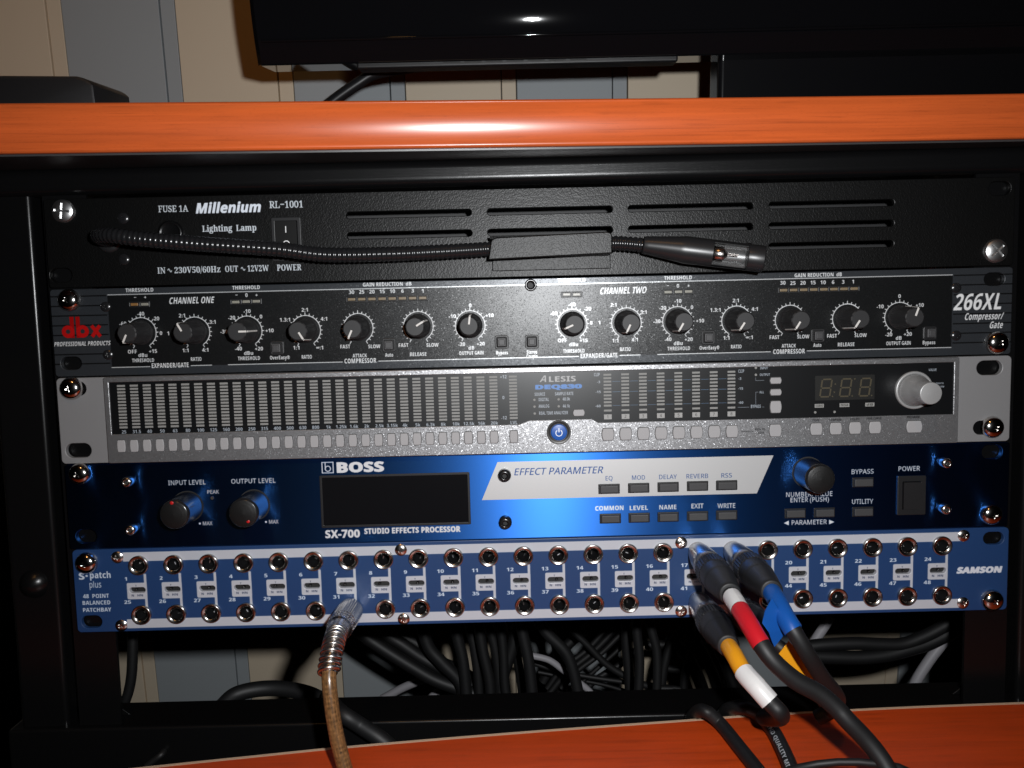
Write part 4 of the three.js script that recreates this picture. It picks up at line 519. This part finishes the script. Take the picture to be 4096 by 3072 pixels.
{
  const FLAG42 = [];
  const c17 = plugCable('patch_cable', 'black cable with white and red tape behind its chrome plug in the patchbay', 0, 16, rw('P', 455, 570, 62), [['P', 500, 640, 70], ['P', 600, 800, 84], ['P', 710, 985, 94], ['P', 825, 1140, 98], ['P', 1000, 1290, 99], ['P', 1190, 1395, 99], ['P', 1330, 1510, 100], ['S', 1640, 334, 102], ['S', 1780, 480, 104], ['S', 1890, 620, 107], ['S', 1975, 770, 111], ['S', 2060, 960, 118], ['S', 2130, 1180, 130], V(0.146, 0.008, 0.185), V(0.151, -0.02, 0.222), V(0.152, -0.14, 0.228)], [['white', 0.02, ['P', 530, 712], 0.4], ['red', ['P', 530, 714], ['P', 710, 1005], 0.3]], 3.7);
  const c18 = plugCable('patch_cable', 'black cable with a loose blue tape flag behind its chrome plug', 0, 17, rw('P', 800, 545, 62), [['P', 850, 640, 70], ['P', 935, 800, 80], ['P', 1010, 920, 84], ['P', 1110, 1090, 84], ['P', 1225, 1270, 78], ['P', 1330, 1400, 70], ['P', 1345, 1475, 58], ['P', 1290, 1540, 48], ['P', 1180, 1600, 46]], [['blue', 0.0, ['P', 985, 875], 0.7]], 3.5);
  { const pts = [['P', 848, 1085], ['P', 945, 962], ['P', 1060, 1105], ['P', 1166, 1250], ['P', 1120, 1292], ['P', 960, 1195]].map(([t, x, y]) => rp(t, x, y, 66)), s = new THREE.Shape(); pts.forEach(([x, y], i) => i ? s.lineTo(x, y) : s.moveTo(x, y)); s.closePath();
    const g = new THREE.ExtrudeGeometry(s, { depth: 0.4, bevelEnabled: false }); const p = g.attributes.position; for (let i = 0; i < p.count; i++) p.setZ(i, p.getZ(i) + 65.8 - 0.05 * (p.getX(i) - pts[0][0])); g.computeVertexNormals(); FLAG42.push(scaled(g).applyMatrix4(RACK)); }
  // the loose end of the blue tape
  { const pts = [['P', 800, 600], ['P', 735, 700], ['P', 720, 760], ['P', 712, 800], ['P', 770, 880], ['P', 800, 960], ['P', 825, 1012], ['P', 885, 960], ['P', 960, 880], ['P', 900, 740]].map(([t, x, y]) => rp(t, x, y, 79)); const s = new THREE.Shape(); pts.forEach(([x, y], i) => i ? s.lineTo(x, y) : s.moveTo(x, y)); s.closePath();
    const g = new THREE.ExtrudeGeometry(s, { depth: 0.35, bevelEnabled: false, steps: 1 }); const p = g.attributes.position; const x0 = rp('P', 800, 760, 74)[0]; for (let i = 0; i < p.count; i++) p.setZ(i, p.getZ(i) + 78.5 - 2.2 * Math.sin((p.getX(i) - x0) * 0.25)); g.computeVertexNormals(); world('tape_flag', scaled(g).applyMatrix4(RACK), tapeMats.blue, c18).material.side = THREE.DoubleSide; }
  plugCable('patch_cable', 'black cable with yellow then white tape behind its chrome plug, lowest over the desk top', 1, 16, rw('P', 440, 1000, 61), [['P', 490, 1080, 69], ['P', 570, 1220, 78], ['P', 680, 1345, 86], ['P', 790, 1470, 90], ['P', 862, 1545, 92], ['P', 882, 1578, 85], ['P', 868, 1598, 74], ['P', 815, 1605, 60], ['P', 730, 1600, 50]], [['yellow', 0.02, ['P', 583, 1208], 0.3], ['white', ['P', 585, 1211], ['P', 785, 1465], 0.75]], 3.6);
  const c42 = plugCable('patch_cable', 'black cable with a yellow tape tab, plugged in behind the blue taped cable', 1, 17, rw('P', 745, 905, 50), [['P', 800, 960, 56], ['P', 890, 1030, 60], ['P', 1005, 1125, 60], ['P', 1105, 1215, 56], ['P', 1180, 1300, 48], ['P', 1220, 1400, 40], ['P', 1240, 1480, 36]], [['yellow', ['P', 895, 1045], ['P', 1140, 1260], 1.2]], 3.2);
  world('tape_flag', FLAG42[0], tapeMats.yellow, c42).material.side = THREE.DoubleSide; void c17;
}
{ // brown jacketed cable with a knurled metal plug and a spring
  const root = thing('instrument_cable', 'brown instrument cable with a knurled chrome plug and spring in the lower socket row', 'audio cable'), a = jw(1, 6, 1), b = rw('J', 205, 1345, 31);
  root.position.copy(a); root.updateMatrixWorld(true);
  const ax = (g) => along(g, a, b), s = a.distanceTo(b) / MM / 30, plugMat = std({ color: rgb(0.58, 0.56, 0.54), metalness: 1, roughness: 0.27 });
  world('plug_barrel', ax(knurl(6.6, 0.5, 22 * s, 38, 0.42)), plugMat, root);
  world('knurled_ring', ax(merge([knurl(6.5, 22.6 * s, 25 * s, 30, 0.35), knurl(6.5, 25.8 * s, 28.6 * s, 30, 0.35)])), plugMat, root);
  world('end_sleeve', ax(lathe([[6.3, 28 * s], [6.2, 30 * s], [5.4, 30.6 * s], [5.0, 36 * s], [4.6, 37 * s]], 40)), plugMat, root);
  const sp = [b.clone().lerp(a, -0.05), rw('H', 62, 850, 44), rw('H', 45, 920, 50), rw('H', 30, 1000, 54), rw('H', 25, 1062, 57)], cv = new THREE.CatmullRomCurve3(sp, false, 'catmullrom', 0.5), turns = 11, hp = [], fr = cv.computeFrenetFrames(260, false);
  for (let i = 0; i <= 260; i++) { const c = cv.getPointAt(i / 260), t = i / 260 * turns * Math.PI * 2, R = 4.5 * MM; hp.push(c.clone().addScaledVector(fr.normals[i], R * Math.cos(t)).addScaledVector(fr.binormals[i], R * Math.sin(t))); }
  world('spring', new THREE.TubeGeometry(new THREE.CatmullRomCurve3(hp), 520, 0.85 * MM, 8), plugMat, root);
  world('spring_core', new THREE.TubeGeometry(cv, 30, 3.9 * MM, 14), M.nickel, root);
  const brown = data(256, 128, (x, y) => { const a = Math.sin(Math.PI * (x / 8 + y / 8)) * Math.sin(Math.PI * (x / 8 - y / 8)), g = n3(x / 4, y / 4), d = rnd() < 0.05 ? 0.6 : 1, k = (0.86 + 0.12 * a + 0.3 * (g - 0.5)) * d; return [134 * k, 97 * k, 60 * k]; }, true);
  const bm = phys({ map: tex(brown, 5, 1), roughness: 0.3, clearcoat: 0.5, clearcoatRoughness: 0.15 });
  world('cable', new THREE.TubeGeometry(new THREE.CatmullRomCurve3([rw('H', 30, 1010, 55), rw('H', 25, 1100, 59), rw('H', 42, 1270, 62), rw('H', 72, 1450, 64), rw('H', 120, 1640, 66), rw('H', 175, 1800, 68), V(-0.075, 0.008, 0.12), V(-0.06, 0.0035, 0.165), V(-0.045, -0.006, 0.22), V(-0.04, -0.12, 0.235)], false, 'catmullrom', 0.5), 60, 3.35 * MM, 18), bm, root);
}
function cable(name, label, pts, r, mat = M.cableBlack, group) { const root = thing(name, label, 'cable', group); root.position.copy(pts[0]); root.updateMatrixWorld(true); world('jacket', tube(pts, r, 80, 12), mat, root); return root; }
{ // cables lying over the back edge of the lower desk top
  const G0 = undefined, lay = (t, x, y, h = 3.4) => onY(t, x, y, h * MM);
  cable('desk_cable', 'plain black cable coming over the back edge of the lower desk top', [rw('S', 470, 380, -6), rw('S', 500, 300, 12), lay('S', 585, 262, 9), lay('S', 700, 355, 4), lay('S', 850, 540), lay('S', 970, 690), lay('S', 1100, 860), lay('S', 1300, 1100), V(0.105, 0.0034, 0.18), V(0.11, -0.004, 0.216), V(0.111, -0.12, 0.222)], 3.3);
  const tp = new Print(0, 0, 170, 20, 6, '#1a1a1b'); tp.text('SOUND QUALITY MIC', [4, 9.2], [58, 9.2], 1.9, { color: '#b8bcc0' }); tp.text('SOUND QUALITY MIC', [74, 9.2], [128, 9.2], 1.9, { color: '#b8bcc0' });
  const tm = tp.map(); tm.wrapS = tm.wrapT = THREE.RepeatWrapping; tm.repeat.set(2.7, 1); tm.offset.set(0.6, 0);
  cable('desk_cable', 'black cable with small white printed lettering across the lower desk top', [rw('S', 700, 330, -6), rw('S', 760, 255, 14), lay('S', 880, 238, 9), lay('S', 1000, 300, 5), lay('S', 1090, 410), lay('S', 1165, 550), lay('S', 1225, 690), lay('S', 1300, 900), lay('S', 1380, 1150), V(0.128, 0.0035, 0.185), V(0.131, -0.004, 0.216), V(0.132, -0.12, 0.222)], 3.5, std({ map: tm, roughness: 0.45 }));
  cable('desk_cable', 'thin black cable arching across the foot of the lower desk top', [V(0.06, -0.12, 0.225), V(0.062, -0.004, 0.216), V(0.07, 0.02, 0.17), rw('S', 1050, 800, 98), rw('S', 1200, 710, 100), rw('S', 1400, 660, 104), rw('S', 1650, 640, 106), rw('S', 1900, 660, 108), rw('S', 2100, 700, 108), rw('S', 2400, 800, 108), V(0.27, 0.02, 0.16), V(0.3, -0.004, 0.216), V(0.302, -0.12, 0.225)], 1.5);
  cable('rack_cable', 'thick black stitched cable sloping in front of the bottom bar', [rw('H', 20, 1210, -40), rw('H', 90, 1300, 3), rw('H', 230, 1395, 7), rw('H', 350, 1475, 10), rw('H', 440, 1560, 10), rw('H', 520, 1700, 4)], 4.2);
  cable('rack_cable', 'short black cable glinting at the bottom bar beside the desk edge', [rw('O', 1560, 1640, 4), rw('O', 1640, 1580, 4), rw('O', 1725, 1512, 3), rw('O', 1760, 1460, -3)], 1.7);
}
// ---------------------------------------------------------------- cables hanging behind the rack
{
  const gB = 'black cables hanging behind the rack', B = (z, ...p) => p.map(([x, y]) => rw('Q', x, y, z)), R2 = (z, ...p) => p.map(([x, y]) => rw('R', x, y, z));
  const black = [[-110, 4.2, [1235, -60], [1245, 60], [1285, 250], [1310, 470], [1318, 620]], [-110, 4.2, [1330, -40], [1400, 80], [1530, 220], [1595, 440], [1605, 620]], [-120, 3.6, [1960, -60], [1972, 80], [1988, 250], [1982, 450], [1970, 620]], [-120, 3.4, [2040, -60], [2066, 70], [2098, 210], [2098, 430], [2080, 620]],
    [-160, 5.2, [180, 60], [330, 160], [560, 290], [720, 390], [930, 460], [1100, 520]], [-170, 5.2, [250, 30], [430, 120], [620, 240], [800, 350], [960, 440]], [-180, 5.0, [330, 20], [560, 150], [720, 250], [860, 330], [1000, 430]], [-150, 5, [600, 20], [660, 170], [740, 260], [840, 400], [900, 560]],
    [-140, 5, [820, -20], [850, 120], [880, 300], [900, 600]], [-150, 5.5, [890, -20], [930, 150], [960, 350], [980, 600]], [-130, 5.5, [960, -20], [1000, 200], [1030, 400], [1040, 600]], [-150, 5.5, [1030, -20], [1070, 180], [1090, 380], [1100, 600]], [-140, 5.5, [1100, -20], [1130, 200], [1150, 400], [1160, 600]], [-150, 5, [1230, -20], [1180, 200], [1130, 380], [1100, 600]], [-170, 5, [1180, -20], [1210, 200], [1240, 420], [1250, 600]],
    [-190, 3, [1900, 60], [1750, 200], [1600, 330], [1480, 430]], [-200, 3, [1840, 60], [1690, 200], [1540, 330], [1420, 460]], [-210, 3, [1960, 90], [1800, 240], [1640, 380], [1560, 470]], [-205, 3, [1770, 60], [1640, 180], [1500, 300], [1400, 420]], [-220, 3, [2020, 110], [1880, 250], [1720, 390], [1620, 470]], [-180, 3.4, [1560, 60], [1640, 150], [1780, 290], [1910, 370], [2050, 420], [2200, 440]],
    [-200, 2.6, [1300, 260], [1420, 300], [1600, 345], [1850, 380], [2100, 420], [2260, 450]], [-215, 2.6, [1340, 330], [1560, 360], [1760, 400], [1930, 450]], [-190, 4, [2260, 60], [2200, 160], [2150, 300], [2130, 500]], [-200, 4.5, [2400, 40], [2330, 180], [2290, 330], [2270, 520]], [-170, 4.5, [1890, 30], [1915, 180], [1925, 330], [1920, 520]], [-215, 5, [1420, 30], [1460, 180], [1500, 330], [1510, 520]],
    [-230, 5, [1680, 40], [1560, 130], [1450, 240], [1380, 400]], [-225, 4.5, [2020, 150], [2140, 155], [2260, 160], [2420, 170]], [-225, 4.5, [2110, 300], [2240, 300], [2420, 290]], [-215, 6, [2180, 100], [2300, 250], [2380, 420], [2420, 560]], [-205, 6, [2300, 60], [2400, 220], [2470, 380], [2500, 560]], [-215, 6, [2420, 30], [2500, 200], [2570, 380], [2600, 560]], [-205, 6, [2520, 30], [2590, 200], [2650, 380], [2680, 560]]];
  black.forEach(([z, r, ...p], i) => {
    const l = i < 4 ? 'black cable hanging straight down behind the rack, in front of the tangle' : i < 8 ? 'thick black cable sloping down across the pale wall beside the brown cable' : i < 15 ? 'thick black cable hanging in the dense dark bundle behind the bottom bar' : i < 20 ? 'thin black cable slanting in a parallel fan behind the rack' : i >= 30 ? 'thick black cable hanging behind the red and white taped cables' : 'black cable crossing the tangle behind the rack';
    const w = i < 4 ? 0 : 14; cable('hanging_cable', l, B(z, ...p.map(([x, y]) => [x + rr(-w, w), y + rr(-w, w)])), r * (i < 8 ? 0.9 : i < 15 ? rr(0.55, 0.85) : rr(0.6, 0.9)), M.cableBlack, gB);
  });
  const gG = 'pale grey cables behind the rack';
  cable('grey_cable', 'pale grey cable arching between two thick black cables behind the rack', B(-150, [1240, 215], [1320, 228], [1420, 255], [1510, 320], [1600, 390], [1680, 460], [1740, 560]), 2.3, M.cableGrey);
  cable('grey_cable', 'pale grey cable lying low against the wall behind the sloping black cables', B(-240, [360, 500], [500, 425], [670, 355], [800, 290], [880, 240]), 3.4, M.cableGrey);
  cable('grey_cable', 'short pale grey cable crossing under the sloping black cables', B(-230, [640, 520], [720, 450], [790, 400], [860, 330]), 3.4, M.cableGrey);
  cable('side_cable', 'black cable hanging beside the rack rail in front of the wall', [['O', 1415, 200], ['O', 1415, 400], ['O', 1405, 650], ['O', 1375, 830], ['O', 1325, 980], ['O', 1280, 1100]].map(([t, x, y]) => rw(t, x, y, -90)), 3.2);
  cable('side_cable', 'upper of two black cables looping across to the rack side', R2(-120, [60, 340], [250, 318], [550, 305], [800, 315], [1020, 310], [1220, 240], [1400, 150], [1560, 60]), 4.3);
  cable('side_cable', 'lower of two black cables looping across to the rack side', R2(-120, [60, 430], [300, 440], [600, 445], [850, 420], [1050, 370], [1250, 310], [1420, 230], [1600, 120]), 4.6);
  cable('grey_cable', 'pale grey cable slanting up beside the rack side', R2(-130, [1120, 740], [1180, 620], [1300, 440], [1420, 290], [1530, 170], [1600, 60]), 3.6, M.cableGrey);
  cable('grey_cable', 'short pale grey cable rising behind the blue taped cable', R2(-140, [90, 380], [160, 260], [245, 130], [300, 40]), 3.4, M.cableGrey);
  cable('rack_cable', 'black cable curving over the bottom bar beside the brown cable', [['G', 1380, 1290, -50], ['G', 1500, 1190, -60], ['G', 1720, 1155, -65], ['G', 1950, 1190, -60], ['G', 2100, 1280, -50], ['G', 2180, 1380, -40]].map((a) => rw(...a)), 4.6);
  void gG;
}

// ---------------------------------------------------------------- things on the shelf
{
  const black = std({ color: rgb(0.005, 0.005, 0.006), roughness: 0.03 }), dull = std({ color: rgb(0.012, 0.012, 0.013), roughness: 0.42, bumpMap: tex(scuff, 2, 2), bumpScale: 0.00004 });
  const mon = thing('monitor', 'glossy black monitor on a low oval foot above the shelf', 'monitor');
  const Zm = -0.140, bl = onZ('X', 1024, 262, Zm), br = bl.x + 0.62, yb = bl.y;
  mon.position.set((bl.x + br) / 2, SHELF_TOP, Zm); mon.updateMatrixWorld(true);
  const wM = (br - bl.x) / MM, y0 = (yb - SHELF_TOP) / MM;
  const prof = new THREE.Shape(); prof.moveTo(-34, 2); prof.lineTo(-1.5, 0); for (let i = 0; i <= 12; i++) { const a = (22 - 22 * i / 12) * Math.PI / 180, R0 = 128; prof.lineTo(-R0 * (1 - Math.cos(a)) + 7, R0 * (Math.sin(22 * Math.PI / 180) - Math.sin(a)) + 1.2); } prof.lineTo(7, 330); prof.lineTo(-34, 330); prof.closePath();
  const hg = new THREE.ExtrudeGeometry(prof, { depth: wM - 6, bevelEnabled: true, bevelThickness: 3, bevelSize: 3, bevelOffset: -3, bevelSegments: 1, steps: 1 }).rotateY(-Math.PI / 2).translate((wM - 6) / 2, y0, 0);
  hg.scale(1, 1, 1); scaled(hg);
  mesh('housing', crease(hg, 0.35), black, mon);
  mesh('screen', rbox(wM - 70, 240, 1.2, 0.3), std({ color: rgb(0.004, 0.004, 0.005), roughness: 0.08 }), mon, 0, y0 + 210, 7.4);
  mesh('added_glint_lip', scaled(new THREE.CapsuleGeometry(1.1, wM - 12, 4, 10).rotateZ(Math.PI / 2)), black, mon, 0, y0 + 14, 2.9);  // ridge added to catch a thin flash highlight along the bezel
  const gx = (onZ('X', 2070, 250, Zm).x - mon.position.x) / MM, grille = mesh('speaker_strip', rbox(206, 5, 16, 1.5), dull, mon, gx, y0 - 0.6, -10);
  for (let i = 0; i < 7; i++) mesh('grille_slot', box(11, 1.2, 0.5), M.hole, grille, -42 + i * 13.5, 0.4, 7.9);
  const neckX = (onZ('X', 3480, 300, -0.2).x - mon.position.x) / MM;
  mesh('stand_neck', rbox(232, 90, 26, 4, 3), std({ color: rgb(0.006, 0.006, 0.007), roughness: 0.2 }), mon, neckX, 45, -40);
  const footG = lathe([[1, 0], [215, 0], [213, 2.5], [190, 7], [130, 13], [60, 16.5], [0, 17]], 72); footG.rotateX(-Math.PI / 2); footG.scale(1, 1, 0.42);
  mesh('stand_foot', footG, black, mon, neckX - 20, 0.2, -30);
  // small black box with a sloped side
  const bx = thing('black_box', 'low black plastic box with a rounded top corner on the shelf', 'box'), Zb = -0.02;
  const f = ([['X', -120, 390], ['X', -120, 300], ['X', 300, 303], ['X', 350, 312], ['X', 372, 340], ['X', 384, 392]]).map((q) => onZ(...q, Zb)); bx.position.set(f[2].x, SHELF_TOP, Zb); bx.updateMatrixWorld(true);
  const sh = new THREE.Shape(), P2 = (v) => [(v.x - f[2].x) / MM, Math.max(0, (v.y - SHELF_TOP) / MM)]; sh.moveTo(P2(f[0])[0], 0); sh.lineTo(...P2(f[1])); sh.lineTo(...P2(f[2])); sh.quadraticCurveTo(...P2(f[3]), ...P2(f[4])); sh.lineTo(P2(f[5])[0], 0); sh.closePath();
  mesh('case', crease(extrude(sh, -42, 0, 1.6, 8), 0.5), dull, bx);
  mesh('seam', box(60, 0.4, 0.4), M.hole, bx, -20, 4, 0.1);
  cable('monitor_cable', 'black cable curving from the monitor down behind the shelf', [['X', 1240, 480], ['X', 1335, 402], ['X', 1430, 335], ['X', 1500, 295], ['X', 1620, 272], ['X', 1760, 255], ['X', 1900, 235]].map((q) => onZ(...q, -0.2)), 4.2, std({ color: rgb(0.012, 0.012, 0.013), roughness: 0.35 }));
}

// ---------------------------------------------------------------- light sources outside the picture
{
  const fl = thing('camera_flash', 'small rectangular camera flash facing the rack', 'flash'); fl.position.copy(flashAt); fl.quaternion.copy(camera.quaternion); fl.updateMatrixWorld(true);
  mesh('reflector_housing', rbox(19, 13, 8, 1), M.plastic, fl, 0, 0, 9.5);
  mesh('lens', rbox(15, 9, 2, 0.6), std({ color: rgb(0.8, 0.8, 0.8), emissive: rgb(1, 0.97, 0.94), emissiveIntensity: 6, roughness: 0.3 }), fl, 0, 0, 3.4);
  const lp = thing('ceiling_bulb', 'warm glowing ceiling bulb in a brass holder', 'lamp'); lp.position.set(-0.25, 1.5, 0.95); lp.updateMatrixWorld(true);
  mesh('bulb', scaled(new THREE.SphereGeometry(35, 24, 16)), std({ color: rgb(1, 0.8, 0.5), emissive: rgb(1, 0.5, 0.16), emissiveIntensity: 14 }), lp);
  mesh('holder', scaled(new THREE.CylinderGeometry(16, 18, 50, 20)), M.nickel, lp, 0, 58, 0);
  const pl = new THREE.PointLight(rgb(1, 0.5, 0.16), LAMP_POWER, 0, 2); pl.name = 'bulb_light'; pl.position.copy(lp.position); pl.castShadow = true; pl.shadow.radius = 1.6; scene.add(pl);
}
renderer.render(scene, camera);
